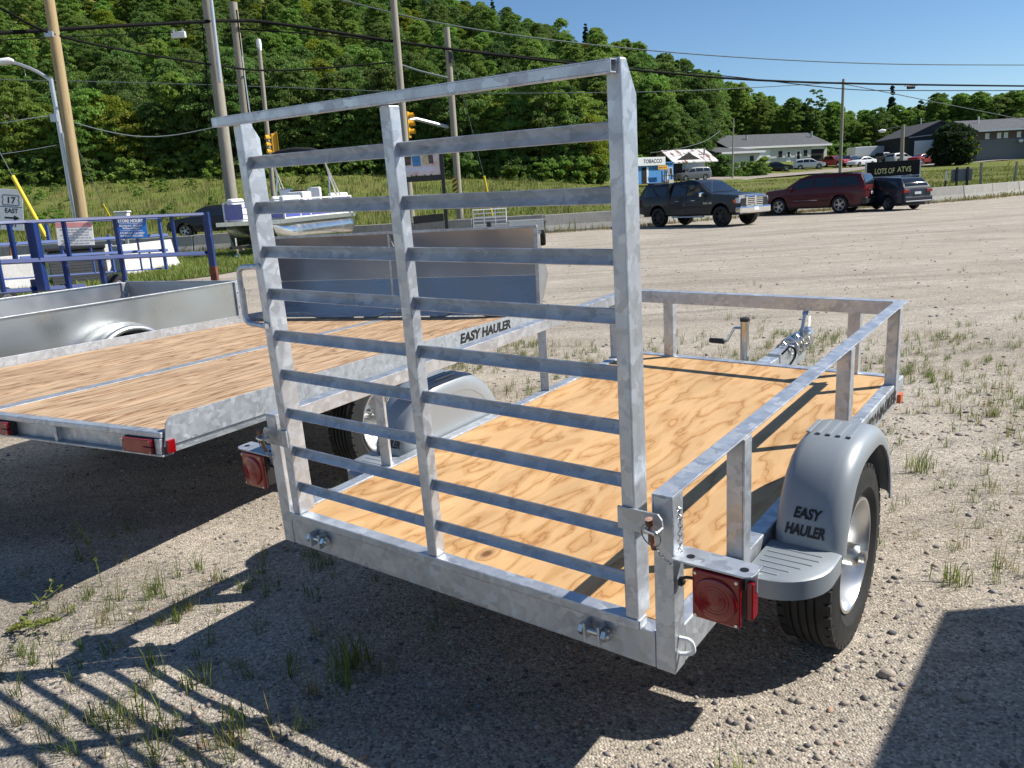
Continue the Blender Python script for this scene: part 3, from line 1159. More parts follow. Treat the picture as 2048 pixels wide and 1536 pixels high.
MB().box(-W2 + .16, -.16, 1.575, 1.625, -.282, -.242).build('axle', 'dark_steel', D2)
m = MB()
_f = D2M
m.box(-W2 / 2 - .04, -W2 / 2 + .04, 2.2, 4.9, -.09, -.012)
m.build('tongue', GM, D2, bevel=.005)
p = _f @ Vector((-W2 / 2, 4.6, -.09))
m = MB()
m.cyl((-W2 / 2, 4.6, -.091 - (p.z - .01) / .949), (-W2 / 2, 4.6, -.091), .03)
m.build('tongue_stand', 'zinc', D2)

# ------------------------------------------------------------------ silver sheet-sided trailer behind it
S3 = empty('box_trailer', rigid((-2.60, 7.86, .40), .492), 'low silver sheet-metal box trailer with a round fender, parked beyond the deck trailer', 'trailer')
LB, WB, HB = 3.3, 1.65, .46          # origin: front right bottom corner of the box; body runs back (-v) and left (-u)
def panel(name, p, q, z0, z1, t=.004, mat='bright_sheet', cap=True):
    p, q = Vector(p), Vector(q)
    m = MB()
    m.bar((p.x, p.y, (z0 + z1) / 2), (q.x, q.y, (z0 + z1) / 2), t, z1 - z0)
    o = m.build(name, mat, S3)
    if cap:
        m = MB()
        m.bar((p.x, p.y, z1 + .006), (q.x, q.y, z1 + .006), .034, .011)
        m.build('panel_rim', 'galvanised_matt', o, bevel=.003)
    return o
panel('side_panel', (0, -LB), (0, -.05), 0, HB)
panel('side_panel', (-WB, -LB), (-WB, -.05), 0, HB, mat='dull_sheet')
panel('front_panel', (-WB + .02, 0), (-.02, 0), 0, HB, mat='dull_sheet')
panel('tailgate', (-WB + .02, -LB), (-.02, -LB), 0, HB - .01, mat='dull_sheet')
MB().box(-WB, 0, -LB, 0, -.03, -.002).build('floor', 'dull_sheet', S3)
for u in (0, -WB):
    for v in (-.025, -LB + .025):
        m = MB()
        m.box(u - .022, u + .022, v - .045, v + .02, -.002, HB + .002)
        cp = m.build('corner_post', 'galvanised_matt', S3, bevel=.003)
        m = MB()
        for z in (.08, .22, .36):
            m.lathe([(0, .012), (.006, .008), (.006, 0)], (u + .022, v - .02, z), (1, 0, 0), 8)
        tag(m.build('corner_bolts', 'zinc', cp), kind='stuff')
m = MB()
FVc, FZc = -1.42, -.08
arc = [(FVc + .40 * math.cos(t), FZc + .36 * math.sin(t)) for t in np.linspace(0.12, math.pi - .12, 22)]
sec = [(.004, .0), (.10, .012), (.15, .0), (.18, -.012), (.215, -.012), (.23, -.03), (.23, -.055)]
V = []
for (v, z) in arc:
    d = Vector((v - FVc, z - FZc)).normalized()
    for du, dn in sec:
        V.append((du, v + d.x * dn, z + d.y * dn))
n_ = len(sec)
m.add(V, [(i * n_ + k, i * n_ + k + 1, (i + 1) * n_ + k + 1, (i + 1) * n_ + k)[::-1] for i in range(len(arc) - 1) for k in range(n_ - 1)])
o = m.build('fender', 'bright_sheet', S3, smooth=True, angle=60)
o.modifiers.new('thick', 'SOLIDIFY').thickness = .003
wheel(S3, (.12, FVc, FZc - .02), 1, r=.30, wd=.16)
wheel(S3, (-WB - .12, FVc, FZc - .02), -1, r=.30, wd=.16)
MB().box(-WB - .05, .05, FVc - .025, FVc + .025, FZc - .045, FZc + .005).build('axle', 'dark_steel', S3)
m = MB()
m.box(-WB / 2 - .035, -WB / 2 + .035, -.9, 1.2, -.11, -.032)
m.build('tongue', GM, S3)
m = MB()
m.cyl((-WB / 2 + .08, .75, -.396), (-WB / 2 + .08, .75, .3), .026)
m.lathe([(0, .07), (.012, .07), (.02, .03)], (-WB / 2 + .08, .75, -.398), (0, 0, 1), 16)
m.box(-WB / 2 + .03, -WB / 2 + .1, .72, .78, -.1, -.04)
m.build('tongue_jack', 'dark_steel', S3)

# ------------------------------------------------------------------ blue tube frame trailer
def paint(name, col, rough=.35, coat=.3, var=.1, metal=0.0):
    return plain(name, col, rough, metal, var=var, coat=coat, coatr=.1)
paint('blue_paint', (.004, .024, .13), .4, .15)
paint('blue_paint_faded', (.04, .085, .26), .5, .1)
plain('rust_brown', (.16, .05, .03), .8, var=.4)
BF = empty('frame_trailer', Matrix.Identity(4), 'blue square-tube frame trailer with open rails, standing on the gravel by the lawn', 'trailer')
ya, yb = 11.8, 14.6
def bp(x, y, back=0.0):
    Y = ya + (yb - ya) * x / 432 + back
    return at(x, y, Y)
def bbar(x0, y0, x1, y1, w=.06, mat='blue_paint', name='rail', back=0.0):
    a, b = bp(x0, y0, back), bp(x1, y1, back)
    w *= .85
    m = MB()
    m.bar(a, b, w, w, (0, -1, .2))
    return m.build(name, mat, BF, bevel=.004)
def bpost(x0, y0, x1, y1, w=.055, mat='blue_paint', back=0.0):
    a, b = bp(x0, y0, back), bp(x1, y1, back)
    b.x, b.y = a.x, a.y
    m = MB()
    m.bar(a, b, w, w, (0, -1, 0))
    return m.build('post', mat, BF, bevel=.004)
# near side
bbar(-60, 449, 52, 444, .055); bbar(52, 444, 412, 428, .055)
bbar(-60, 527, 420, 506, .075, name='middle_rail')
bbar(-60, 588, 170, 572, .075, name='bottom_rail')
bpost(-20, 448, -12, 585); bpost(17, 446, 29, 519); bpost(62, 446, 82, 580, .13); bpost(126, 441, 137, 516); bpost(128, 518, 142, 576, .065)
bpost(200, 516, 208, 566, .065); bpost(229, 434, 247, 560, .062); bpost(342, 429, 353, 510, .055)
bpost(411, 424, 428, 575, .105, 'blue_paint')
# far side, weathered lighter blue
FBK = 1.9
bbar(60, 446, 320, 436, .04, 'blue_paint_faded', back=FBK); bbar(-40, 492, 335, 470, .06, 'blue_paint_faded', back=FBK)
bbar(40, 516, 335, 500, .055, 'blue_paint_faded', back=FBK)
bbar(-40, 562, 335, 536, .03, 'blue_paint_faded', back=FBK)
bpost(92, 448, 98, 480, .05, 'blue_paint_faded', FBK); bpost(120, 480, 132, 556, .05, 'blue_paint_faded', FBK); bpost(175, 460, 190, 545, .03, 'blue_paint_faded', FBK)
bpost(216, 470, 220, 545, .05, 'blue_paint_faded', FBK); bpost(287, 437, 293, 472, .05, 'blue_paint_faded', FBK); bpost(317, 435, 333, 538, .055, 'blue_paint_faded', FBK)
bpost(298, 500, 303, 540, .03, 'blue_paint_faded', FBK); bpost(273, 470, 285, 540, .03, 'blue_paint_faded', FBK)
for x, y in ((60, 444), (320, 440), (330, 520)):          # cross tubes joining both sides
    m = MB()
    m.bar(bp(x, y), bp(x, y, FBK), .05, .05)
    m.build('cross_tube', 'blue_paint', BF, bevel=.004)
b = bp(411, 424)
MB().box(b.x - .056, b.x + .056, b.y - .056, b.y + .056, .02, .62).build('post_foot', 'rust_brown', BF, bevel=.004)
for x in (66, 247, 208):
    q = bp(x, 560)
    MB().box(q.x - .03, q.x + .03, q.y - .03, q.y + .03, 0.0, q.z + .01).build('stand', 'blue_paint', BF)
for x, bk in ((0, .95), (230, .95)):
    q = bp(x, 560, bk)
    wheel(BF, (q.x, q.y, .3), 1, r=.3, wd=.16, n=28)

# signs hung between the rails
plain('sign_white', (.80, .80, .79), .4, var=.03)
plain('sign_blue', (.02, .16, .55), .35, var=.05)
plain('sign_pink', (.72, .30, .32), .5, var=.15)
plain('sign_grey_text', (.42, .40, .42), .6)
def board(name, c, w, h, mat, label, cat, yaw=0.0, t=.012, tilt=0.0):
    """upright board facing the camera side (-Y); returns root, and a frame function"""
    r_ = empty(name, Matrix.Translation(c) @ Matrix.Rotation(yaw, 4, 'Z') @ Matrix.Rotation(tilt, 4, 'Y'), label, cat)
    m = MB()
    m.box(-w / 2, w / 2, 0, t, -h / 2, h / 2)
    m.build('panel', mat, r_, bevel=.003)
    return r_
def face(x, z, d=-.002):
    return frame((x, d, z), (1, 0, 0), (0, 0, 1))
c = bp(262, 456, .07)
k = 14.2 / FPX
sg = board('store_hours_sign', c, 54 * k, 38 * k, 'sign_blue', 'blue board with white store hours lettering hung on the blue frame trailer', 'sign', tilt=.05, yaw=.3)
h_ = 38 * k
text('lettering', 'STORE HOURS', .075, 'sign_white', face(0, h_ * .34), sg, bold=.004, width=.38)
for z_, b_ in ((.10, 'MONDAY -FRIDAY'), (-.02, '9:00am-5:00pm'), (-.25, 'SATURDAY -CLOSED'), (-.38, 'SUNDAY -CLOSED')):
    text('lettering', b_, .042, 'sign_white', face(0, h_ * z_), sg, bold=.0015)
m = MB()
m.box(-.17, .17, -.003, -.0005, h_ * .20, h_ * .20 + .006)
m.build('rule_line', 'sign_white', sg)
m = MB()
m.box(-.17, .17, -.003, -.0005, -h_ * .14, -h_ * .14 + .006)
m.build('rule_line', 'sign_white', sg)
c = bp(150, 467, .07)
sg = board('notice_sign', c, 62 * k * .94, 44 * k * .94, 'sign_white', 'white notice board with a faded pink heading hung on the blue frame trailer', 'sign', tilt=.05, yaw=.3)
hh = 44 * k * .94
m = MB()
m.box(-.255, .255, -.003, -.0005, hh * .27, hh * .46)
m.build('heading_band', 'sign_pink', sg)
for i in range(6):
    m = MB()
    random.seed(i)
    x = -.2 + .03 * (i % 2)
    while x < .2:
        w_ = random.uniform(.03, .07)
        m.box(x, x + w_, -.003, -.0005, hh * (.17 - .115 * i) - .008, hh * (.17 - .115 * i) + .008)
        x += w_ + .014
    tag(m.build('faded_text_line', 'sign_grey_text', sg), kind='stuff')

# ------------------------------------------------------------------ slatted tub behind the blue frame, concrete blocks
plain('tub_panel', (.085, .085, .09), .6, var=.15)
plain('tub_lid', (.02, .02, .022), .6)
c = gnd(165, 566)
HT = empty('hot_tub', Matrix.Translation(c) @ Matrix.Rotation(.45, 4, 'Z'), 'grey slatted hot tub cabinet with a black lid, behind the blue frame trailer', 'hot tub')
w_, h_ = 1.25, .88
for s in range(11):
    z0 = .05 + s * .072
    m = MB()
    for a in (-1, 1):
        m.box(-w_ / 2, w_ / 2, a * w_ / 2 - .012, a * w_ / 2 + .012, z0, z0 + .066)
        m.box(a * w_ / 2 - .0125, a * w_ / 2 + .0125, -w_ / 2 + .014, w_ / 2 - .014, z0, z0 + .066)
    m.build('slat', 'tub_panel', HT, bevel=.004)
MB().box(-w_ / 2 + .014, w_ / 2 - .014, -w_ / 2 + .014, w_ / 2 - .014, 0.0, h_ - .03).build('liner', 'tub_lid', HT)
m = MB()
m.box(-w_ / 2 - .05, w_ / 2 + .05, -w_ / 2 - .05, -.005, h_ - .02, h_ + .08)
m.box(-w_ / 2 - .05, w_ / 2 + .05, .005, w_ / 2 + .05, h_ - .02, h_ + .08)
m.build('lid', 'tub_lid', HT, bevel=.03, seg=3)
for x in (-.4, .4):
    m = MB()
    m.tube([(x, -w_ / 2 - .02, h_ - .02), (x, -w_ / 2 - .03, h_ - .12), (x + .02, -w_ / 2 - .02, h_ - .22)], .014, 8)
    m.build('lid_strap', 'black_plastic', HT, smooth=True)

def concrete(name, col, dark):
    t = NT(name)
    c = t.co()
    f = t.noise(c, 2.2, 6, .65)
    st = t.noise(t.co(scale=(5, 5, .5)), 2.0, 5, .7)
    cl = t.mix(t.ramp(f, [(.35, 0), (.7, 1)]), col, tuple(x * .82 for x in col))
    cl = t.mix(t.ramp(st, [(.52, 0), (.75, .75)]), cl, dark)
    cl = t.mix(1.0, cl, t.ramp(t.noise(c, 40, 4, .7), [(.3, .8), (.7, 1.12)]), 'MULTIPLY')
    t.set(col=cl, rough=.9, spec=.2)
    t.bump(t.noise(c, 25, 5, .7), .5, .01)
    MAT[name] = t.m
concrete('concrete', (.40, .385, .345), (.22, .205, .18))
concrete('pale_concrete', (.62, .60, .57), (.42, .40, .37))
def jersey(parent, p, q, h=.8, mat='pale_concrete', base=.56, name='block', own=False, top=.17):
    p, q = Vector(p), Vector(q)
    d = (q - p).normalized()
    a = Vector((-d.y, d.x, 0))
    z = Vector((0, 0, 1))
    b2, t2 = base / 2, top / 2
    poly = [-a * b2, a * b2, a * b2 + z * .09, a * (t2 + .07) + z * (h * .42), a * t2 + z * h, -a * t2 + z * h, -a * (t2 + .07) + z * (h * .42), -a * b2 + z * .09]
    m = MB()
    m.prism(poly, p, q)
    o = m.build(name, mat, parent, bevel=.02)
    return o
for i, (x0, y0, x1, y1, lab) in enumerate(((-70, 598, 75, 582, 'pale concrete barrier block furthest from the pontoon boat'), (95, 562, 222, 548, 'pale concrete barrier block behind the hot tub'), (228, 556, 338, 536, 'pale concrete barrier block with its end next to the store hours sign'))):
    o = jersey(None, gnd(x0, y0) + Vector((0, .3, 0)), gnd(x1, y1) + Vector((0, .3, 0)), .86, name='concrete_block')
    tag(o, lab, 'barrier', 'pale barrier blocks on the lawn')
# ------------------------------------------------------------------ long concrete wall round the lot
CW = empty('concrete_wall', (WALL[0][0], WALL[0][1], 0), 'long low weathered concrete barrier wall along the far edge of the gravel lot', 'wall')
P = [Vector((x, y, 0)) for x, y in WALL]
Ls = [0]
for i in range(1, len(P)):
    Ls.append(Ls[-1] + (P[i] - P[i - 1]).length)
def wpt(s):
    return Vector((interp(s, Ls, [p.x for p in P]), interp(s, Ls, [p.y for p in P]), 0))
org = CW.location.copy()
s = 0
random.seed(4)
while s + 3 < Ls[-1]:
    a, b = wpt(s + .012) - org, wpt(s + 2.988) - org
    o = Vector((0, random.uniform(-.02, .02), random.uniform(-.015, .012)))
    jersey(CW, a + o, b + o, .74, 'concrete', .5, 'wall_block')
    s += 3

# ------------------------------------------------------------------ poles, lamps, signals, wires
def wood(name, col):
    t = NT(name)
    c = t.co(scale=(9, 9, .35))
    f = t.noise(c, 3, 5, .7)
    cl = t.ramp(f, [(.25, tuple(x * .55 for x in col)), (.5, col), (.8, tuple(min(1, x * 1.2) for x in col))])
    t.set(col=cl, rough=.85, spec=.2)
    t.bump(f, .5, .02)
    MAT[name] = t.m
wood('new_pole_wood', (.42, .31, .17))
wood('grey_pole_wood', (.33, .30, .245))
plain('pole_metal', (.52, .54, .56), .4, .6, var=.08)
plain('guard_yellow', (.75, .55, .03), .45, var=.1)
plain('signal_yellow', (.78, .40, .02), .45, var=.08)
plain('orange_brown', (.5, .2, .05), .6)
def pole(xb, yb_, xt, yt, Y, dia, mat, label, name='utility_pole', group=None, metal=False, n=14):
    """pole through two photo points; its foot stands on the ground"""
    b0, t0 = at(xb, yb_, Y), at(xt, yt, Y)
    d = (t0 - b0)
    zb = terr(b0.x, Y) if Y > wall_y(b0.x / Y) else 0.0
    foot = b0 + d * ((zb - .05 - b0.z) / d.z)
    r_ = empty(name, foot, label, 'pole' if not metal else 'lamp post', group)
    top = t0 - foot
    m = MB()
    k = 8
    m.tube([top * (i / k) for i in range(k + 1)], dia / 2 * 1.08, n, r1=dia / 2 * .86)
    m.build('pole_shaft', mat, r_, smooth=True)
    return r_, foot, top
def along(foot, top, z):
    """local point on the pole at world height z"""
    return top * ((z - foot.z) / top.z)
def loc(foot, x, y, Y):
    return at(x, y, Y) - foot
# pole 1, new wood, and the metal lamp post beside it
r1, f1, t1 = pole(165, 440, 89, -60, 27.5, .36, 'new_pole_wood', 'pale new timber utility pole beside the metal street lamp')
m = MB(); m.lathe([(-.06, .20), (.06, .20)], loc(f1, 102, 70, 27.5), t1, 14); m.build('pole_band', 'pole_metal', r1)
m = MB(); q = loc(f1, 104, 69, 27.4); m.box(q.x - .08, q.x + .12, q.y - .22, q.y - .1, q.z - .1, q.z + .06); m.build('cable_clamp', 'pole_metal', r1)
r2, f2, t2 = pole(150, 430, 101, 155, 29, .17, 'pole_metal', 'grey metal street lamp post with a curved arm beside the pale timber pole', 'street_lamp', metal=True)
m = MB(); m.tube(bend([loc(f2, 101, 160, 29), loc(f2, 70, 140, 29), loc(f2, 32, 126, 29), loc(f2, 12, 124, 29)], .4), .055, 10); m.build('lamp_arm', 'pole_metal', r2, smooth=True)
q = loc(f2, 2, 124, 29)
m = MB(); m.lathe([(-.45, .06), (-.3, .11), (.3, .12), (.42, .05), (.42, 0)], q, (1, 0, .05), 14); m.build('lamp_head', 'white_paint', r2, smooth=True)
for dx in (5, 9):
    m = MB(); m.cyl(loc(f2, 150 + dx, 430, 28.9), loc(f2, 116 + dx, 265, 28.9), .03, 8); m.build('conduit', 'pole_metal', r2, smooth=True)
q = loc(f2, 109, 236, 28.8)
m = MB(); m.box(q.x - .1, q.x + .12, q.y - .1, q.y + .06, q.z - .13, q.z + .13); m.build('junction_box', 'pole_metal', r2)
# poles behind the boat
r3, f3, t3 = pole(462, 388, 413, -10, 33, .46, 'grey_pole_wood', 'thick weathered utility pole with a metal conduit, behind the pontoon boat')
m = MB(); m.cyl(loc(f3, 441, 165, 32.7), loc(f3, 421, -10, 32.7), .07, 10); m.build('conduit', 'pole_metal', r3, smooth=True)
m = MB(); m.cyl(loc(f3, 428, 330, 32.75), loc(f3, 405, 50, 32.75), .025, 6); m.build('down_cable', 'wire_black', r3)
r4, f4, t4 = pole(506, 370, 466, 5, 34.5, .37, 'grey_pole_wood', 'weathered utility pole with its top in view and cables strapped down one side')
m = MB(); m.cyl(loc(f4, 509, 330, 34.2), loc(f4, 473, 20, 34.2), .03, 6); m.build('down_cable', 'wire_black', r4)
m = MB(); m.cyl(loc(f4, 514, 330, 34.2), loc(f4, 482, 100, 34.2), .03, 6); m.build('conduit', 'pole_metal', r4, smooth=True)
r5, f5, t5 = pole(541, 330, 518, 95, 40, .22, 'grey_pole_wood', 'slim timber pole carrying the traffic light beside the forest')
m = MB(); m.lathe([(-.3, .09), (0, .12), (.2, .1), (.24, 0)], loc(f5, 518, 88, 40), (0, 0, 1), 10); m.build('lamp_head', 'white_paint', r5, smooth=True)
# poles beyond the wall
r6, f6, t6 = pole(819, 400, 786, -10, 39, .36, 'grey_pole_wood', 'weathered utility pole standing beside the poster frame')
r7, f7, t7 = pole(918, 400, 893, 55, 41.5, .34, 'grey_pole_wood', 'weathered utility pole with a black and yellow hazard board at its foot')
m = MB(); q = loc(f7, 902, 125, 41.3); m.cyl(q, q + Vector((0, 0, .5)), .1, 10); m.build('cable_box', 'dark_steel', r7)
m = MB()
q = loc(f7, 910, 375, 41.2)
m.box(q.x - .11, q.x + .11, q.y - .02, q.y, q.z - .45, q.z + .45)
hz = m.build('hazard_board', 'guard_yellow', r7)
for i in range(4):
    m = MB(); zc = q.z - .33 + i * .22
    m.add([(q.x - .108, q.y - .023, zc - .12), (q.x + .108, q.y - .023, zc + .02), (q.x + .108, q.y - .023, zc + .12), (q.x - .108, q.y - .023, zc - .02)], [(0, 1, 2, 3)])
    m.build('stripe', 'black_paint', hz)
r8, f8, t8 = pole(1680, 352, 1687, 158, 72, .26, 'grey_pole_wood', 'tall thin grey pole rising behind the maroon sport utility vehicle')
r9, f9, t9 = pole(1465, 350, 1467, 236, 112, .2, 'grey_pole_wood', 'thin pole in front of the long white building')
r10, f10, t10 = pole(1803, 326, 1806, 250, 118, .55, 'grey_pole_wood', 'dark leaning pole with a lamp arm beside the dark garage')
m = MB(); m.tube([loc(f10, 1806, 252, 118), loc(f10, 1785, 256, 118), loc(f10, 1766, 261, 118)], .09, 8); m.build('lamp_arm', 'dark_steel', r10)
m = MB(); m.lathe([(-.5, .1), (0, .28), (.5, .18), (.55, 0)], loc(f10, 1764, 262, 118), (1, 0, 0), 10); m.build('lamp_head', 'white_paint', r10, smooth=True)
r11, f11, t11 = pole(1840, 300, 1842, 236, 150, .3, 'pole_metal', 'short pale pole showing above the dark garage roof')

# traffic signals
def signal(x, y, Y, h, yaw, label, arm=None, lamps=True):
    c = at(x, y, Y)
    r_ = empty('traffic_light', Matrix.Translation(c) @ Matrix.Rotation(yaw, 4, 'Z'), label, 'traffic light')
    w_ = h * .34
    m = MB(); m.box(-w_ / 2, w_ / 2, -.1, .14, -h / 2, h / 2); hd = m.build('signal_head', 'signal_yellow', r_, bevel=.02)
    m = MB(); m.box(-w_ * .8, w_ * .8, .142, .16, -h * .58, h * .58); m.build('backplate', 'signal_yellow', r_, bevel=.01)
    for i in range(3):
        z = h * (.31 - .31 * i)
        m = MB(); m.lathe([(0, w_ * .40), (.02, w_ * .36), (.03, 0)], (0, -.101, z), (0, -1, 0), 16); m.build('lens', 'black_plastic', hd, smooth=True)
        m = MB()
        V = []
        for k in range(9):
            t = math.pi * (k / 8) * 1.15 - .075 * math.pi
            V += [(math.cos(t) * w_ * .44, -.1, z + math.sin(t) * w_ * .44), (math.cos(t) * w_ * .44, -.34, z + math.sin(t) * w_ * .44)]
        m.add(V, [(2 * k, 2 * k + 1, 2 * k + 3, 2 * k + 2) for k in range(8)])
        m.build('visor', 'signal_yellow', hd, smooth=True)
    if arm:
        m = MB(); inv = r_.matrix_world.inverted()
        m.tube([inv @ at(*p_) for p_ in arm], .09, 8); m.build('mast_arm', 'pole_metal', r_, smooth=True)
    return r_
signal(547, 290, 39.2, 1.0, -1.05, 'orange traffic light with three visored lamps above the pontoon boat', arm=[(547, 300, 39.2), (538, 302, 39.9)])
signal(815, 250, 40.4, 1.2, 1.45, 'edge-on orange traffic light on a grey arm between two timber poles', arm=[(818, 240, 40.5), (832, 238, 40.7), (864, 246, 41.2), (896, 254, 41.6)])

# overhead wires
def cat(P, k=10):
    out = []
    n = len(P)
    for i in range(n - 1):
        p0, p1, p2, p3 = P[max(0, i - 1)], P[i], P[i + 1], P[min(n - 1, i + 2)]
        for j in range(k):
            t = j / k
            out.append(.5 * ((2 * p1) + (p2 - p0) * t + (2 * p0 - 5 * p1 + 4 * p2 - p3) * t * t + (3 * p1 - p0 - 3 * p2 + p3) * t ** 3))
    out.append(P[-1])
    return out
def wire(pts, px, label, mat='wire_black', name='overhead_cable', twist=False):
    P = [at(*p_) for p_ in pts]
    o0 = P[0].copy()
    m = MB()
    C_ = cat([p_ - o0 for p_ in P])
    rr = px * sum(p_[2] for p_ in pts) / len(pts) / FPX / 2
    m.tube(C_, rr, 6)
    o = m.build(name, mat, None, smooth=True)
    o.location = o0
    return tag(o, label, 'cable', 'overhead cables')
wire([(-120, 72, 25), (0, 66, 27), (200, 54, 29.5), (411, 43, 32.7), (470, 42, 34), (560, 48, 35.5), (900, 98, 41), (1290, 142, 49), (1600, 164, 56), (2048, 172, 68), (2300, 172, 76)], 5.2, 'thick bundled black cable strung over the whole lot')
wire([(-60, -8, 26), (0, 16, 26.5), (103, 67, 27.3), (260, 103, 30), (430, 130, 33), (530, 141, 35), (650, 136, 37), (785, 124, 38.8)], 4.0, 'black cable dipping from the pale timber pole towards the poster frame')
wire([(797, 128, 38.9), (840, 142, 40), (897, 156, 41.4)], 3.6, 'short slack cable between the two poles by the poster frame', 'wire_grey')
wire([(660, -6, 45), (900, 50, 46), (1200, 91, 50), (1500, 116, 56), (1780, 128, 62), (2048, 130, 68), (2200, 130, 72)], 2.0, 'thin pale cable crossing the sky above the thick bundle', 'wire_grey')
wire([(-60, 83, 26), (0, 80, 27), (200, 71, 29.5), (350, 64, 32), (408, 56, 32.8)], 2.0, 'thin cable carrying a small white box beside the thick pole')
wire([(480, 58, 34.5), (700, 75, 38), (1100, 118, 46), (1450, 152, 54), (1690, 178, 60), (1830, 181, 63), (2048, 181, 68), (2200, 180, 72)], 1.8, 'thin cable just below the thick black bundle')
wire([(-60, 158, 60), (300, 166, 60), (600, 176, 60), (900, 186, 60), (1280, 184, 60), (1490, 176, 64), (1686, 164, 72)], 1.6, 'thin grey cable across the forest ending at the tall thin pole', 'wire_grey')
wire([(1688, 168, 72), (1760, 182, 76), (1840, 198, 80), (1960, 222, 86), (2120, 254, 92)], 1.4, 'thin cable running down from the tall thin pole to the houses', 'wire_grey')
wire([(150, 246, 29), (215, 263, 30), (280, 273, 31), (350, 270, 32), (432, 254, 32.8)], 2.2, 'slack teal cable from the street lamp to the thick pole', 'wire_grey')
wire([(-40, 255, 27), (40, 240, 28), (104, 231, 28.8)], 2.0, 'pale cable reaching the street lamp junction box', 'wire_grey')
wire([(-40, 314, 27), (40, 303, 28), (115, 290, 28.9)], 1.4, 'lower thin cable reaching the street lamp post', 'wire_grey')
wire([(1300, 306, 110), (1360, 297, 112), (1410, 282, 116), (1440, 262, 120)], 1.4, 'service cable rising from the tobacco shop into the trees', 'wire_grey')
# small box on a cable, splice box on the bundle
q = at(357, 69, 32)
r_ = empty('cable_box', q, 'small white box hanging on a thin cable left of the thick pole', 'box')
m = MB(); m.box(-.26, .26, -.08, .08, -.12, .1); m.build('case', 'white_paint', r_, bevel=.02)
for a in (-.2, .14):
    MB().box(a, a + .06, -.03, .03, .1, .19).build('hanger', 'pole_metal', r_)
q = at(1822, 172.5, 62)
r_ = empty('splice_box', q, 'small dark splice box on the thick bundled cable against the sky', 'box')
m = MB(); m.lathe([(-.3, .05), (-.26, .12), (.26, .12), (.3, .05)], (0, 0, -.08), (1, 0, 0), 12); m.build('case', 'dark_steel', r_, smooth=True)
m = MB(); m.cyl((-.5, 0, .04), (.5, 0, .04), .035, 8); m.build('strap', 'pole_metal', r_)
# guy wires with yellow guards
def guy(x0, y0, Y0, xm, ym, Ym, x1, y1, label, gr=.045):
    a, mdl = at(x0, y0, Y0), at(xm, ym, Ym)
    d = mdl - a
    zb = 0.05
    end = at(x1, y1, Ym + (Ym - Y0) * .25)
    r_ = empty('guy_wire', end, label, 'guy wire')
    m = MB(); m.cyl(a - end, mdl - end, .014, 6); m.build('strand', 'wire_grey', r_)
    m = MB(); m.cyl(mdl - end, end - end, gr, 10); m.build('guard', 'guard_yellow', r_, smooth=True)
guy(-30, 250, 26, 25, 352, 25.2, 92, 474, 'guy wire with a long yellow guard beside the highway sign', .06)
guy(905, 110, 41.5, 968, 352, 43, 986, 440, 'guy wire with a yellow guard beyond the wall, right of the hazard board', .06)
guy(150, 285, 29, 206, 408, 30.5, 226, 445, 'guy wire with a short thin yellow guard near the white roadside box', .03)

# highway sign
plain('sign_grey_white', (.60, .62, .66), .4, var=.04)
Yh = 25.5
c = at(-2, 418, Yh)
kk = Yh / FPX
HS = empty('highway_sign', Matrix.Translation(c) @ Matrix.Rotation(.2, 4, 'Z') @ Matrix.Rotation(R(7.5), 4, 'Y'), 'white highway direction sign reading 17 EAST EST with an arrow', 'sign')
wd, hg = 84 * kk, 78 * kk
for i, x0 in enumerate((-wd / 2, .012 + 0)):
    MB().box(x0, x0 + wd / 2 - .012, 0, .02, -hg / 2, hg / 2).build('panel', 'sign_grey_white', HS, bevel=.004)
    cx = x0 + wd / 4
    shl = [(-.24, .13), (-.2, .17), (.2, .17), (.24, .13), (.21, .05), (.23, -.05), (.22, -.13), (-.22, -.13), (-.23, -.05), (-.21, .05)]
    m = MB()
    for j in range(len(shl)):
        a, b = shl[j], shl[(j + 1) % len(shl)]
        m.bar((cx + a[0], -.003, .28 + a[1]), (cx + b[0], -.003, .28 + b[1]), .014, .004, (0, -1, 0))
    m.build('shield_outline', 'decal_black', HS)
    text('lettering', '17', .26, 'decal_black', face(cx, .285, -.003), HS, bold=.006)
    m = MB(); m.box(x0 + .01, x0 + wd / 2 - .03, -.003, -.0005, .085, .1); m.build('rule_line', 'decal_black', HS)
    text('lettering', 'EAST' if i else 'WEST', .19, 'decal_black', face(cx, -.03, -.003), HS, bold=.004, width=.36)
    text('lettering', 'EST' if i else 'OUEST', .19, 'decal_black', face(cx, -.45, -.003), HS, bold=.004, width=.3)
    sgn = 1 if i else -1
    m = MB()
    m.add([(cx - sgn * .2, -.003, -.22), (cx + sgn * .06, -.003, -.22), (cx + sgn * .06, -.003, -.16), (cx + sgn * .22, -.003, -.245), (cx + sgn * .06, -.003, -.33), (cx + sgn * .06, -.003, -.27), (cx - sgn * .2, -.003, -.27)], [tuple(range(7))])
    m.build('arrow', 'decal_black', HS)
m = MB(); m.cyl((.25, .06, -hg / 2 - 1.35 + .1), (.25, .06, hg / 2), .05, 10); m.build('sign_post', 'orange_brown', HS)
# white roadside box
q = gnd(252, 470)
q = at(252, 470, 30)
r_ = empty('roadside_box', (q.x, 30, 0), 'small white roadside box on a post behind the store hours sign', 'box')
z0 = at(252, 442, 30).z
m = MB(); m.box(-.22, .22, -.14, .14, z0 - .05, z0 + .3); m.build('case', 'white_paint', r_, bevel=.03)
m = MB(); m.box(-.26, .26, -.18, .18, z0 + .3, z0 + .36); m.build('lid', 'white_paint', r_, bevel=.02)
MB().box(-.05, .05, -.05, .05, 0, z0 - .05).build('post', 'pole_metal', r_)

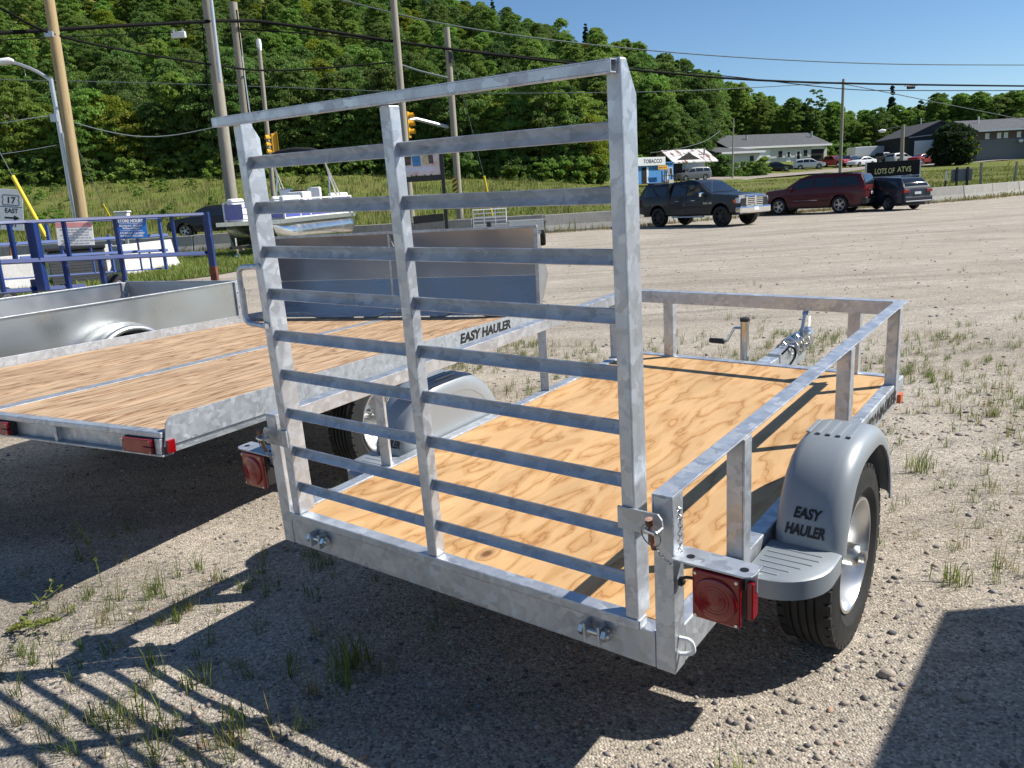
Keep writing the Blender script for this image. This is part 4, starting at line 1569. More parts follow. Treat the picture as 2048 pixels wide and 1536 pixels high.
# poster in a black frame
Yp = 33
xl, xr = at(808, 420, Yp).x, at(891, 420, Yp).x
PS = empty('poster_sign', ((xl + xr) / 2, Yp, 0), 'tall black portable frame holding a pale outdoor recreation poster', 'sign')
hw = (xr - xl) / 2
ztop, zbar = at(850, 293, Yp).z, at(850, 354, Yp).z
for sx in (-1, 1):
    MB().box(sx * hw - .07, sx * hw + .07, -.07, .07, 0, ztop + .1).build('frame_post', 'black_paint', PS, bevel=.01)
    m = MB(); m.bar((sx * hw, -.8, .08), (sx * hw, .8, .08), .09, .09); m.build('frame_foot', 'black_paint', PS)
MB().box(-hw + .071, hw - .071, -.05, .05, zbar - .16, zbar + .04).build('frame_bar', 'black_paint', PS, bevel=.01)
MB().box(-hw + .071, hw - .071, -.05, .05, .2, .3).build('frame_bar', 'black_paint', PS, bevel=.01)
m = MB(); m.bar((-hw + .2, -.05, 1.5), (hw - .25, -.12, 1.55), .5, .05); m.build('hanging_flap', 'black_paint', PS)
m = MB(); m.bar((-hw + .35, -.05, .85), (hw - .1, -.1, .9), .1, .3); m.build('hanging_flap', 'black_paint', PS)
def poster_mat():
    t = NT('poster_print')
    c = t.co()
    f = t.noise(c, 3.2, 4, .6, .5)
    col = t.ramp(f, [(.3, (.58, .34, .30)), (.45, (.62, .50, .46)), (.6, (.66, .60, .62)), (.75, (.60, .40, .34))])
    t.set(col=col, rough=.5)
    MAT['poster_print'] = t.m
poster_mat()
plain('print_blue', (.04, .2, .42), .5, var=.3)
plain('print_dark', (.09, .06, .05), .5, var=.5, vscale=9)
plain('print_cream', (.52, .42, .26), .5, var=.3)
plain('print_pale', (.60, .60, .70), .5, var=.1)
pz = (ztop - zbar - .06)
m = MB(); m.box(-hw + .09, hw - .09, -.02, .0, zbar + .06, ztop); pp = m.build('poster', 'poster_print', PS, bevel=.01)
def patch(x0, x1, z0, z1, mat, sk=0.0):
    m = MB()
    X = lambda x: (-hw + .09) + (2 * hw - .18) * x
    Z = lambda z: zbar + .06 + pz * z
    m.add([(X(x0), -.024, Z(z0)), (X(x1), -.024, Z(z0)), (X(x1 + sk), -.024, Z(z1)), (X(x0 + sk), -.024, Z(z1))], [(0, 1, 2, 3)])
    m.build('printed_picture', mat, pp)
patch(.05, .23, .38, .95, 'print_dark', .03)
patch(.28, .50, .34, .95, 'print_blue', -.02)
patch(.53, .68, .36, .95, 'print_cream', .02)
patch(.71, .84, .40, .95, 'print_dark', -.02)
patch(.08, .86, .14, .30, 'print_pale')
m = MB()
for x in (-.45, -.25, .1, .35):
    m.box(x, x + .05, -.03, .03, zbar + .035, zbar + .1)
tag(m.build('poster_ties', 'black_paint', PS), kind='stuff')

# black sign behind the wall
Ys = 45
cx0, cx1 = at(1733, 350, Ys), at(1839, 345, Ys)
c = (cx0 + cx1) / 2
zt_, zb_ = at(1786, 322, Ys).z, .55
AS = empty('message_board', (c.x, Ys, terr(c.x, Ys) - .03), 'black board with pale yellow lettering LOTS OF ATVS behind the concrete wall', 'sign')
o_ = AS.location.z
hw2 = (cx1.x - cx0.x) / 2
plain('board_black', (.008, .008, .009), .9)
MB().box(-hw2, hw2, 0, .08, zb_ - o_, zt_ - o_).build('panel', 'board_black', AS, bevel=.01)
plain('letter_yellow', (.78, .70, .30), .5)
hL = .40
text('lettering', 'LOTS OF', hL, 'letter_yellow', face(-hw2 * .32, zt_ - o_ - .52, -.004), AS, bold=.005, width=1.08)
text('lettering', 'ATVS', hL, 'letter_yellow', face(hw2 * .42, zt_ - o_ - .48, -.004), AS, bold=.005, width=.76)
text('lettering', 'AT', hL, 'letter_yellow', face(hw2 * .60, zt_ - o_ - .92, -.004), AS, bold=.005, width=.32)
for x in (-.2, .0, .2):
    MB().box(x - .42, x - .30, -.006, -.001, zt_ - o_ - 1.04, zt_ - o_ - .81).build('letter_stroke', 'letter_yellow', AS)
for sx in (-1, 1):
    MB().box(sx * (hw2 + .03) - .03, sx * (hw2 + .03) + .03, 0, .07, 0, zt_ - o_ + .02).build('sign_post', 'pole_metal', AS)
# back of a grey sign, posts in the grass
def back_sign(x0, y0, x1, y1, Y):
    a, b = at(x0, y0, Y), at(x1, y1, Y)
    c = (a + b) / 2
    g = terr(c.x, Y)
    r_ = empty('road_sign', (c.x, Y, g - .05), 'back of a grey rectangular road sign on two dark posts in the grass', 'sign')
    MB().box(a.x - c.x, b.x - c.x, .05, .08, b.z - g, a.z - g).build('panel', 'sign_back', r_, bevel=.01)
    for f_ in (.25, .75):
        x = (a.x - c.x) + (b.x - a.x) * f_
        MB().box(x - .05, x + .05, -.05, .049, 0, a.z - g + .1).build('sign_post', 'dark_steel', r_)
plain('sign_back', (.16, .17, .18), .6, var=.1)
back_sign(1904, 337, 1945, 359, 47)
def stake(x, yb_, yt, Y, w_, mat, label, lean=0.0, capmat=None):
    b_ = at(x, yb_, Y); t_ = at(x + lean, yt, Y)
    g = terr(b_.x, Y)
    r_ = empty('marker_post', (b_.x, Y, g - .05), label, 'post')
    top = Vector((t_.x - b_.x, 0, t_.z - g + .05))
    m = MB(); m.bar((0, 0, 0), top * (.6 if capmat else 1), w_, w_, (0, 1, 0)); m.build('shaft', mat, r_)
    if capmat:
        m = MB(); m.bar(top * .6, top, w_ * 1.3, w_ * .4, (0, 1, 0)); m.build('reflector', capmat, r_)
stake(1889, 375, 342, 44.5, .07, 'dark_steel', 'slim dark marker post with a white tip left of the grey sign back', 4, 'white_paint')
stake(1961, 371, 325, 47, .1, 'grey_pole_wood', 'upright grey timber post right of the grey sign back', 2)
stake(2028, 366, 323, 49, .09, 'grey_pole_wood', 'leaning grey timber post furthest right on the bank', 6)
stake(2009, 346, 322, 75, .08, 'guard_yellow', 'thin leaning yellow stake in the grass below the grey house', 12)
c = gnd(1858, 408)
r_ = empty('steel_stake', c, 'rusty tilted steel stake with a side arm leaning on the wall foot', 'stake')
m = MB(); m.bar((0, 0, 0), (-.28, .1, .75), .05, .05); m.build('shaft', 'dark_steel', r_)
m = MB(); m.bar((-.22, .08, .55), (-.6, .1, .52), .03, .03); m.build('side_arm', 'dark_steel', r_)
c = gnd(2008, 391)
r_ = empty('plywood_scrap', c, 'small pale board propped on a block against the wall', 'board')
m = MB(); m.bar((-.1, 0, 0), (.0, .25, .42), .2, .03, (1, 0, 0)); m.build('board', 'plywood', r_)
m = MB(); m.bar((.2, .05, .0), (.05, .25, .38), .06, .05, (1, 0, 0)); m.build('prop', 'plywood', r_)

# ------------------------------------------------------------------ pontoon boat on its trailer
paint('boat_blue', (.10, .12, .42), .25, .6)
plain('vinyl_white', (.74, .73, .71), .45, var=.05)
plain('canvas_black', (.015, .015, .017), .8)
plain('boat_alu', (.72, .72, .71), .25, .85, var=.05)
bow = Vector((-8.75, 28.3))
th = R(197)
BT = empty('pontoon_boat', rigid((bow.x - math.sin(th) * 2.75, bow.y - math.cos(th) * 2.75, 0), th, R(-.6)), 'blue and silver pontoon boat with white seats and a folded bimini, on a road trailer', 'boat')
BL = 2.75
for sx in (-1, 1):
    x = sx * .93
    m = MB()
    prof = [(-BL, .22), (-BL + .12, .36), (-BL + .3, .385), (BL - 1.0, .385)]
    m.lathe(prof, (x, 0, .80), (0, 1, 0), 28)
    o = m.build('pontoon', 'pontoon_metal', BT, smooth=True, angle=50)
    m = MB()                                         # raked nose cone meeting in a vertical stem
    V = []
    ring = 16
    steps = 7
    for i in range(steps + 1):
        t = i / steps
        for k in range(ring):
            a = 2 * math.pi * k / ring
            cx, cz = math.cos(a) * .385, math.sin(a) * .385
            w_ = (1 - t ** 1.6) if t < 1 else .02
            zc = cz * (1 - .0 * t)
            yy = BL - 1.0 + t * (.62 + .42 * (zc + .385) / .77)
            V.append((x + cx * w_, yy, .80 + zc))
    m.add(V, [(i * ring + k, i * ring + (k + 1) % ring, (i + 1) * ring + (k + 1) % ring, (i + 1) * ring + k)[::-1] for i in range(steps) for k in range(ring)])
    m.build('nose_cone', 'pontoon_metal', o, smooth=True, angle=50)
m = MB(); m.box(-1.25, 1.25, -BL, BL - .05, 1.17, 1.24); m.build('deck', 'boat_alu', BT, bevel=.02)
m = MB()
for (a, b) in (((-1.27, -BL), (-1.27, BL)), ((1.27, -BL), (1.27, BL)), ((-1.27, BL), (1.27, BL))):
    m.bar((a[0], a[1], 1.2), (b[0], b[1], 1.2), .06, .14)
m.build('rub_rail', 'boat_alu', BT)
for sx in (-1, 1):
    MB().box(sx * 1.2 - .012, sx * 1.2 + .012, -BL + .1, BL - .45, 1.33, 1.86).build('fence_panel', 'boat_blue', BT)
    m = MB(); m.bar((sx * 1.2, -BL + .05, 1.93), (sx * 1.2, BL - .4, 1.93), .045, .045); m.build('fence_rail', 'white_paint', BT)
    m = MB(); m.bar((sx * 1.2, -BL + .05, 1.30), (sx * 1.2, BL - .4, 1.30), .04, .04); m.build('fence_rail', 'white_paint', BT)
    for y in (-BL + .1, -1.0, .6, 1.3, BL - .42):
        MB().box(sx * 1.2 - .03, sx * 1.2 + .03, y - .02, y + .02, 1.241, 1.92).build('fence_post', 'white_paint', BT)
for x0, x1 in ((-1.17, -.45), (.45, 1.17)):
    MB().box(x0, x1, BL - .43, BL - .405, 1.33, 1.86).build('fence_panel', 'boat_blue', BT)
m = MB(); m.bar((-1.2, BL - .42, 1.93), (1.2, BL - .42, 1.93), .045, .045); m.build('fence_rail', 'white_paint', BT)
for z in (1.32, 1.5, 1.72):
    m = MB(); m.bar((-.44, BL - .42, z), (.44, BL - .42, z), .03, .03); m.build('gate_bar', 'white_paint', BT)
def seat(x0, x1, y0, y1, z1, back=None):
    m = MB(); m.box(x0, x1, y0, y1, 1.241, z1); m.build('bench_seat', 'vinyl_white', BT, bevel=.06, seg=3)
    if back:
        m = MB(); m.box(*back, z1 + .002, z1 + .36); m.build('seat_back', 'vinyl_white', BT, bevel=.08, seg=3)
seat(.55, 1.15, -2.6, -.6, 1.72, (.98, 1.16, -2.6, -.6))
seat(-1.15, -.55, -2.6, -1.2, 1.72, (-1.16, -.98, -2.6, -1.2))
seat(-1.15, -.55, 1.0, 2.2, 1.70, (-1.16, -.95, 1.0, 2.2))
seat(.55, 1.15, 1.45, 2.2, 1.70, (.9, 1.16, 1.45, 2.2))
m = MB(); m.box(-.95, -.3, -.1, .55, 1.241, 2.18); m.build('helm_console', 'vinyl_white', BT, bevel=.06, seg=3)
m = MB(); m.box(-.9, -.35, .1, .4, 2.18, 2.24); m.build('dash', 'black_plastic', BT, bevel=.02)
for x, y in ((-.6, -.75), (.35, -.3)):
    m = MB(); m.box(x - .28, x + .28, y - .25, y + .25, 1.5, 1.72); m.box(x - .27, x + .27, y - .28, y - .1, 1.72, 2.33)
    m.build('captain_seat', 'vinyl_white', BT, bevel=.07, seg=3)
for sx in (-1, 1):
    m = MB()
    m.cyl((sx * 1.18, -1.6, 1.95), (sx * 1.1, -.9, 3.55), .03, 8)
    m.cyl((sx * 1.18, -1.05, 1.95), (sx * 1.12, -1.25, 2.9), .025, 8)
    m.cyl((sx * 1.18, -1.9, 1.95), (sx * 1.1, -1.1, 3.2), .022, 8)
    m.build('bimini_frame', 'boat_alu', BT, smooth=True)
m = MB()
m.tube([(-1.15, -.88, 3.5), (-.7, -.85, 3.64), (0, -.83, 3.7), (.7, -.85, 3.64), (1.15, -.88, 3.5)], .13, 12)
m.build('bimini_boot', 'canvas_black', BT, smooth=True)
m = MB(); m.box(-.35, .35, -BL - .55, -BL + .05, .75, 1.5); m.build('outboard_motor', 'black_plastic', BT, bevel=.1, seg=3)
TRL = empty('boat_trailer', BT.matrix_world.copy(), 'black bunk trailer with a shiny tongue jack under the pontoon boat', 'trailer')
for sx in (-1, 1):
    MB().box(sx * .93 - .05, sx * .93 + .05, -2.4, 1.4, .36, .425).build('bunk', 'black_paint', TRL)
    MB().box(sx * .55 - .04, sx * .55 + .04, -2.2, 1.6, .3, .4).build('side_beam', 'black_paint', TRL)
    for y in (-.7, -1.35):
        wheel(TRL, (sx * .62, y, .29), sx, r=.29, wd=.2, n=24)
for y in (-2.1, -1.0, .2, 1.3):
    MB().box(-.95, .95, y - .04, y + .04, .31, .359).build('cross_beam', 'black_paint', TRL)
m = MB(); m.bar((-.55, 1.6, .35), (0, 3.0, .42), .08, .1); m.bar((.55, 1.6, .35), (0, 3.0, .42), .08, .1); m.bar((0, 2.95, .42), (0, 3.9, .45), .08, .1); m.build('tongue', 'black_paint', TRL)
m = MB(); m.bar((0, 2.4, .45), (0, 2.45, 1.0), .1, .1); m.build('winch_post', 'black_paint', TRL)
m = MB(); m.cyl((.12, 3.4, .1), (.12, 3.4, .75), .035); m.lathe([(-.05, .1), (.05, .1)], (.12, 3.4, .13), (1, 0, 0), 16); m.build('tongue_jack', 'chrome', TRL)

# small trailer with a white mesh gate further off
Ym = 25
MTR = empty('mesh_gate_trailer', rigid((at(985, 480, Ym).x, Ym, 0), .05), 'small silver trailer with a white wire mesh gate, seen above the metal shield', 'trailer')
MB().box(-.55, 1.5, -.3, 1.0, .38, .46).build('bed', 'dull_sheet', MTR)
for z in (.76, .87, .98, 1.09, 1.2):
    m = MB(); m.cyl((-.52, -.3, z), (.48, -.3, z), .018, 6); m.build('mesh_bar', 'white_paint', MTR)
for x in (-.52, -.19, .15, .48):
    m = MB(); m.cyl((x, -.3, .46), (x, -.3, 1.22), .016, 6); m.build('mesh_upright', 'white_paint', MTR)
MB().box(-.55, .6, -.27, -.25, .46, .76).build('tailboard', 'dull_sheet', MTR)
MB().box(.55, 1.6, -.34, -.28, .5, .80).build('side_panel', 'bright_sheet', MTR, bevel=.01)
MB().box(.52, 1.63, -.36, -.26, .80, .83).build('side_rim', 'white_paint', MTR)
for sx, x in ((-1, -.6), (1, 1.55)):
    wheel(MTR, (x, .4, .29), sx, r=.29, wd=.17, n=24)
m = MB(); m.box(-.12, .0, -.36, -.30, .60, .82); m.build('lamp_board', 'black_plastic', MTR)
# ------------------------------------------------------------------ vehicles
def glass_mat():
    t = NT('car_glass')
    t.set(col=(.012, .015, .018), rough=.04, spec=.7, coat=.4, coatr=.02)
    MAT['car_glass'] = t.m
glass_mat()
for nme, colr in (('paint_navy', (.005, .006, .011)), ('paint_maroon', (.07, .004, .007)), ('paint_dark_blue', (.010, .015, .028)), ('paint_grey', (.10, .107, .115)),
                  ('paint_black', (.010, .010, .011)), ('paint_white', (.72, .73, .74)), ('paint_red', (.30, .015, .015)), ('paint_silver', (.45, .47, .49))):
    plain(nme, colr, .45, .0, var=.05, coat=.35, coatr=.04, spec=.35)
lens('headlight', (.75, .77, .78), (.5, .52, .54))
plain('plate_white', (.75, .76, .78), .4)
def car(name, M, label, cat_, body, L, W, H, roof, belt, wb, fo, r=.34, sill=.28, wr=.76, rim='silver_rim', spokes=5, sides=(), screen=None, rear=None, group=None, detail=True, arch=1.16, tw=.22, trim=None):
    """roof: (y, z) silhouette from tail to nose; belt: (y, z); wb wheelbase, fo nose to front axle. Local: +Y nose, X right"""
    rt = empty(name, M, label, cat_, group)
    ry, rz = [p_[0] for p_ in roof], [p_[1] for p_ in roof]
    by, bz = [p_[0] for p_ in belt], [p_[1] for p_ in belt]
    yf, yr = L / 2 - fo, L / 2 - fo - wb
    ra = r * arch
    ys = set(np.linspace(-L / 2, L / 2, 40 if detail else 26).tolist()) | set(p_[0] for p_ in roof)
    for yw in (yf, yr):
        for t in np.linspace(0, math.pi, 13 if detail else 9):
            ys.add(yw + ra * math.cos(t))
    ys = sorted(y for y in ys if -L / 2 <= y <= L / 2)
    ys = [y for i, y in enumerate(ys) if i == 0 or y - ys[i - 1] > .012]
    hw = W / 2
    zmaxroof = max(rz)
    def sect(y):
        zt_ = interp(y, ry, rz)
        zb = interp(y, by, bz)
        e = max(0, abs(y) / (L / 2) - .72) / .28
        k = 1 - .13 * e ** 2.4
        zs = sill + .10 * e ** 2
        for yw in (yf, yr):
            if abs(y - yw) < ra:
                zs = max(zs, r + math.sqrt(max(0, ra * ra - (y - yw) ** 2)))
        zb = min(zb, zt_ - .035)
        t = max(0.0, min(1.0, (zt_ - zb - .05) / max(.1, zmaxroof - zb - .05)))
        w2 = hw * k
        top = w2 * (1 - (1 - wr) * t) * (.97 if t < .05 else 1)
        z3 = max(zs + .04, zb - .22)
        pts = [(0, zs), (w2 * .9, zs), (w2 * .985, zs + .02), (w2, max(zs + .03, zb * .62 if zb * .62 > zs + .03 else zs + .03)), (w2, z3 if z3 > zs + .05 else zs + .05),
               (w2 * .975, max(zb, zs + .07)), (top, max(zt_ - .075 * t - .02, zs + .09)), (top * .9, zt_ - .012), (top * .5, zt_ + .004), (0, zt_ + .008)]
        return pts
    S = [sect(y) for y in ys]
    n = len(S[0])
    V, F = [], []
    for y, s_ in zip(ys, S):
        for x, z in s_:
            V.append((x, y, z))
        for x, z in s_[1:-1][::-1]:
            V.append((-x, y, z))
    m_ = 2 * n - 2
    for i in range(len(ys) - 1):
        for k in range(m_):
            k2 = (k + 1) % m_
            F.append((i * m_ + k, i * m_ + k2, (i + 1) * m_ + k2, (i + 1) * m_ + k)[::-1])
    F.append(tuple(range(m_)))
    F.append(tuple((len(ys) - 1) * m_ + k for k in range(m_))[::-1])
    m = MB(); m.add(V, F)
    m.build('body', body, rt, smooth=True, angle=32)
    def side_x(y, z):
        s_ = sect(y)
        a, b = s_[5], s_[6]
        t = (z - a[1]) / max(.01, b[1] - a[1])
        t = max(0, min(1, t))
        return a[0] + (b[0] - a[0]) * t
    for poly in sides:                                  # side windows, both sides
        for sx in (-1, 1):
            m = MB()
            k = 6
            (y00, z00), (y01, z01), (y11, z11), (y10, z10) = poly    # rear-low, front-low, front-high, rear-high
            V = []
            for i in range(k + 1):
                t = i / k
                for j in range(3):
                    q = j / 2
                    y = (y00 + (y01 - y00) * t) * (1 - q) + (y10 + (y11 - y10) * t) * q
                    z = (z00 + (z01 - z00) * t) * (1 - q) + (z10 + (z11 - z10) * t) * q
                    V.append((sx * (side_x(y, z) + .008), y, z))
            m.add(V, [(i * 3 + j, (i + 1) * 3 + j, (i + 1) * 3 + j + 1, i * 3 + j + 1)[::sx] for i in range(k) for j in range(2)])
            m.build('side_window', 'car_glass', rt, smooth=True)
    def screen_quad(nm, y0, y1, w0, w1):
        m = MB()
        k = 6
        V = []
        for i in range(k + 1):
            y = y0 + (y1 - y0) * i / k
            z = interp(y, ry, rz)
            dz = (interp(y1, ry, rz) - interp(y0, ry, rz)) / (y1 - y0)
            nn = Vector((0, -dz, 1)).normalized() * .022
            ww = w0 + (w1 - w0) * i / k
            for x in (-1, -.5, 0, .5, 1):
                V.append((x * ww, y + nn.y, z + nn.z - .02 * abs(x) ** 2))
        m.add(V, [(i * 5 + j, i * 5 + j + 1, (i + 1) * 5 + j + 1, (i + 1) * 5 + j) for i in range(k) for j in range(4)])
        m.build(nm, 'car_glass', rt, smooth=True)
    if screen:
        screen_quad('windscreen', *screen)
    if rear:
        screen_quad('rear_window', *rear)
    m = MB()
    m.box(-hw * .8, hw * .8, -L / 2 + .25, L / 2 - .25, sill - .06, sill + .03)
    m.build('underbody', 'black_plastic', rt)
    for yw in (yf, yr):
        for sx in (-1, 1):
            wheel(rt, (sx * (hw - tw / 2 - .01), yw, r), sx, r=r, wd=tw, rim=rim, spokes=spokes, n=30 if detail else 18, bead=.66)
    return rt, side_x
VS = Matrix.Diagonal((.88, .88, .88, 1))
def hd(dx, dy):
    return math.atan2(dx, dy)
def vbox(rt, nm, mat, x0, x1, y0, y1, z0, z1, bev=.02):
    return MB().box(x0, x1, y0, y1, z0, z1).build(nm, mat, rt, bevel=bev, seg=2)
# dark pickup with a canopy
g = gnd(1415, 452)
LT, WT = 5.85, 2.03
yw = hd(.58, -.815)
PK, sx_ = car('pickup_truck', rigid((g.x - .1, g.y + .75, 0), yw) @ VS, 'dark navy crew cab pickup truck with a canopy over its bed and a chrome grille', 'truck', 'paint_navy', LT, WT, 1.98,
         [(-2.92, 1.30), (-2.86, 1.42), (-2.72, 1.62), (-2.58, 1.86), (-2.35, 1.90), (-.95, 1.93), (-.86, 1.94), (-.2, 1.985), (.35, 1.97), (.62, 1.90), (1.05, 1.62), (1.38, 1.42), (1.55, 1.39), (2.4, 1.33), (2.80, 1.27), (2.925, 1.14)],
         [(-2.92, 1.28), (-.95, 1.28), (1.0, 1.24), (1.5, 1.22), (2.8, 1.1)], 3.57, .98, r=.43, sill=.52, wr=.80, rim='black_paint', spokes=6, tw=.29, arch=1.2,
         sides=[((-2.62, 1.36), (-1.1, 1.36), (-1.1, 1.78), (-2.42, 1.76)), ((-.82, 1.34), (.02, 1.34), (.02, 1.82), (-.72, 1.80)), ((.10, 1.34), (1.12, 1.30), (.62, 1.76), (.10, 1.82))],
         screen=(.68, 1.36, .72, .86), rear=(-2.84, -2.62, .78, .7))
vbox(PK, 'front_bumper', 'chrome', -1.0, 1.0, 2.72, 3.02, .52, .80, .06)
gr = vbox(PK, 'grille_frame', 'chrome', -.56, .56, 2.80, 2.965, .80, 1.25, .06)
for z in (.865, .94, 1.015, 1.09, 1.165):
    for sl in (-1, 1):
        vbox(gr, 'grille_slot', 'black_paint', *sorted((sl * .07, sl * .5)), 2.955, 2.972, z - .022, z + .022, .004)
vbox(gr, 'grille_bar', 'chrome', -.05, .05, 2.95, 2.985, .82, 1.22, .01)
for s in (-1, 1):
    vbox(PK, 'headlight', 'headlight', *sorted((s * .58, s * .95)), 2.66, 2.90, .93, 1.17, .05)
    vbox(PK, 'turn_lamp', 'orange_lens', *sorted((s * .88, s * .965)), 2.55, 2.72, .93, 1.10, .03)
    vbox(PK, 'mirror', 'chrome', *sorted((s * 1.05, s * 1.28)), 1.02, 1.14, 1.26, 1.46, .04)
    vbox(PK, 'mirror_arm', 'black_plastic', *sorted((s * .93, s * 1.06)), 1.05, 1.12, 1.28, 1.33, .01)
    vbox(PK, 'tail_lamp', 'red_lens', *sorted((s * .86, s * .985)), -2.90, -2.76, .92, 1.24, .03)
    vbox(PK, 'running_board', 'pole_metal', *sorted((s * .86, s * 1.03)), -.78, 1.0, .40, .46, .02)
    for y in (-.55, .38):
        vbox(PK, 'door_handle', 'chrome', *sorted((s * 1.0, s * 1.035)), y, y + .2, 1.10, 1.135, .01)
    for y in (-.90, .06, 1.12):
        vbox(PK, 'door_gap', 'black_paint', *sorted((s * 1.0, s * 1.018)), y, y + .012, .62, 1.28, .0)
    text('badge', 'RAM 1500', .11, 'chrome', frame((s * 1.019, 1.28, .98), (0, s, 0), (0, 0, 1)), PK, bold=.003)
for s in (-1, 1):
    vbox(PK, 'cab_gap', 'black_paint', *sorted((s * .80, s * 1.022)), -.93, -.885, .62, 1.90, 0)
vbox(PK, 'rear_bumper', 'chrome', -.95, .95, -3.02, -2.84, .58, .78, .05)
vbox(PK, 'number_plate', 'plate_white', -.16, .16, 3.021, 3.03, .62, .76, .002)
m = MB(); m.cyl((.97, 1.5, 1.2), (.97, 1.5, 1.98), .008, 6); m.build('antenna', 'steel_ring', PK)
# maroon suv
g = gnd(1632, 428)
SV, _ = car('sport_utility_vehicle', rigid((g.x + .42, g.y + .9, 0), hd(-.76, .65)) @ VS @ Matrix.Diagonal((1, 1, 1.06, 1)), 'dark maroon large sport utility vehicle parked by the concrete wall', 'car', 'paint_maroon', 5.2, 1.98, 1.80,
         [(-2.6, 1.08), (-2.57, 1.2), (-2.48, 1.48), (-2.34, 1.75), (-2.1, 1.80), (-.6, 1.84), (.25, 1.82), (.68, 1.69), (1.1, 1.42), (1.35, 1.27), (1.6, 1.24), (2.35, 1.17), (2.54, 1.06), (2.6, .9)],
         [(-2.6, 1.16), (-1.0, 1.16), (1.2, 1.12), (2.5, 1.0)], 3.09, .9, r=.39, sill=.32, wr=.77, tw=.26,
         sides=[((-2.3, 1.26), (-1.15, 1.24), (-1.1, 1.66), (-2.12, 1.65)), ((-1.08, 1.24), (-.12, 1.23), (-.12, 1.68), (-1.03, 1.67)), ((-.05, 1.23), (1.08, 1.2), (.66, 1.58), (-.05, 1.69))],
         screen=(.66, 1.30, .70, .84), rear=(-2.55, -2.36, .76, .70))
vbox(SV, 'rear_bumper', 'black_plastic', -.93, .93, -2.68, -2.4, .38, .66, .06)
vbox(SV, 'bumper_trim', 'chrome', -.90, .90, -2.70, -2.66, .62, .70, .02)
vbox(SV, 'light_bar', 'black_plastic', -.45, .45, -2.625, -2.58, .98, 1.05, .01)
for s in (-1, 1):
    vbox(SV, 'tail_lamp', 'red_lens', *sorted((s * .42, s * .93)), -2.63, -2.44, 1.03, 1.12, .02)
    vbox(SV, 'roof_rail', 'black_paint', *sorted((s * .66, s * .70)), -1.9, .1, 1.80, 1.855, .015)
    vbox(SV, 'mirror', 'paint_maroon', *sorted((s * 1.0, s * 1.18)), .98, 1.12, 1.12, 1.28, .05)
    vbox(SV, 'side_trim', 'chrome', *sorted((s * .985, s * .998)), -.3, .9, .62, .65, .004)
    for y in (-1.12, -.08, 1.05):
        vbox(SV, 'door_gap', 'black_paint', *sorted((s * .985, s * .994)), y, y + .012, .42, 1.1, 0)
vbox(SV, 'number_plate', 'plate_white', -.16, .16, -2.665, -2.655, .80, .94, .002)
# dark wagon
g = gnd(1797, 420)
WG, _ = car('estate_car', rigid((g.x - .1, g.y + 1.2, 0), hd(-.27, .96)) @ VS @ Matrix.Diagonal((.94, .94, .97, 1)), 'dark blue estate car with roof rails parked beside the maroon vehicle', 'car', 'paint_dark_blue', 4.8, 1.86, 1.64,
         [(-2.4, .95), (-2.36, 1.08), (-2.2, 1.32), (-1.95, 1.55), (-1.7, 1.60), (-.5, 1.65), (.2, 1.62), (.6, 1.48), (1.1, 1.16), (1.3, 1.06), (2.0, .98), (2.3, .88), (2.4, .74)],
         [(-2.4, 1.02), (0, 1.0), (1.1, .96), (2.3, .84)], 2.75, .95, r=.35, sill=.28, wr=.74,
         sides=[((-2.0, 1.1), (-1.1, 1.07), (-1.06, 1.45), (-1.75, 1.42)), ((-1.02, 1.07), (-.1, 1.05), (-.1, 1.49), (-1.0, 1.46)), ((-.04, 1.05), (1.0, 1.02), (.58, 1.38), (-.04, 1.5))],
         screen=(.64, 1.22, .66, .8), rear=(-2.3, -1.98, .70, .60))
vbox(WG, 'rear_bumper', 'paint_dark_blue', -.88, .88, -2.5, -2.3, .36, .66, .06)
vbox(WG, 'bumper_trim', 'pole_metal', -.80, .80, -2.51, -2.46, .40, .46, .02)
vbox(WG, 'number_plate', 'plate_white', -.2, .2, -2.425, -2.405, .76, .88, .002)
for s in (-1, 1):
    vbox(WG, 'tail_lamp', 'red_lens', *sorted((s * .52, s * .89)), -2.44, -2.24, .84, 1.0, .03)
    vbox(WG, 'roof_rail', 'pole_metal', *sorted((s * .60, s * .64)), -1.8, .1, 1.64, 1.70, .015)
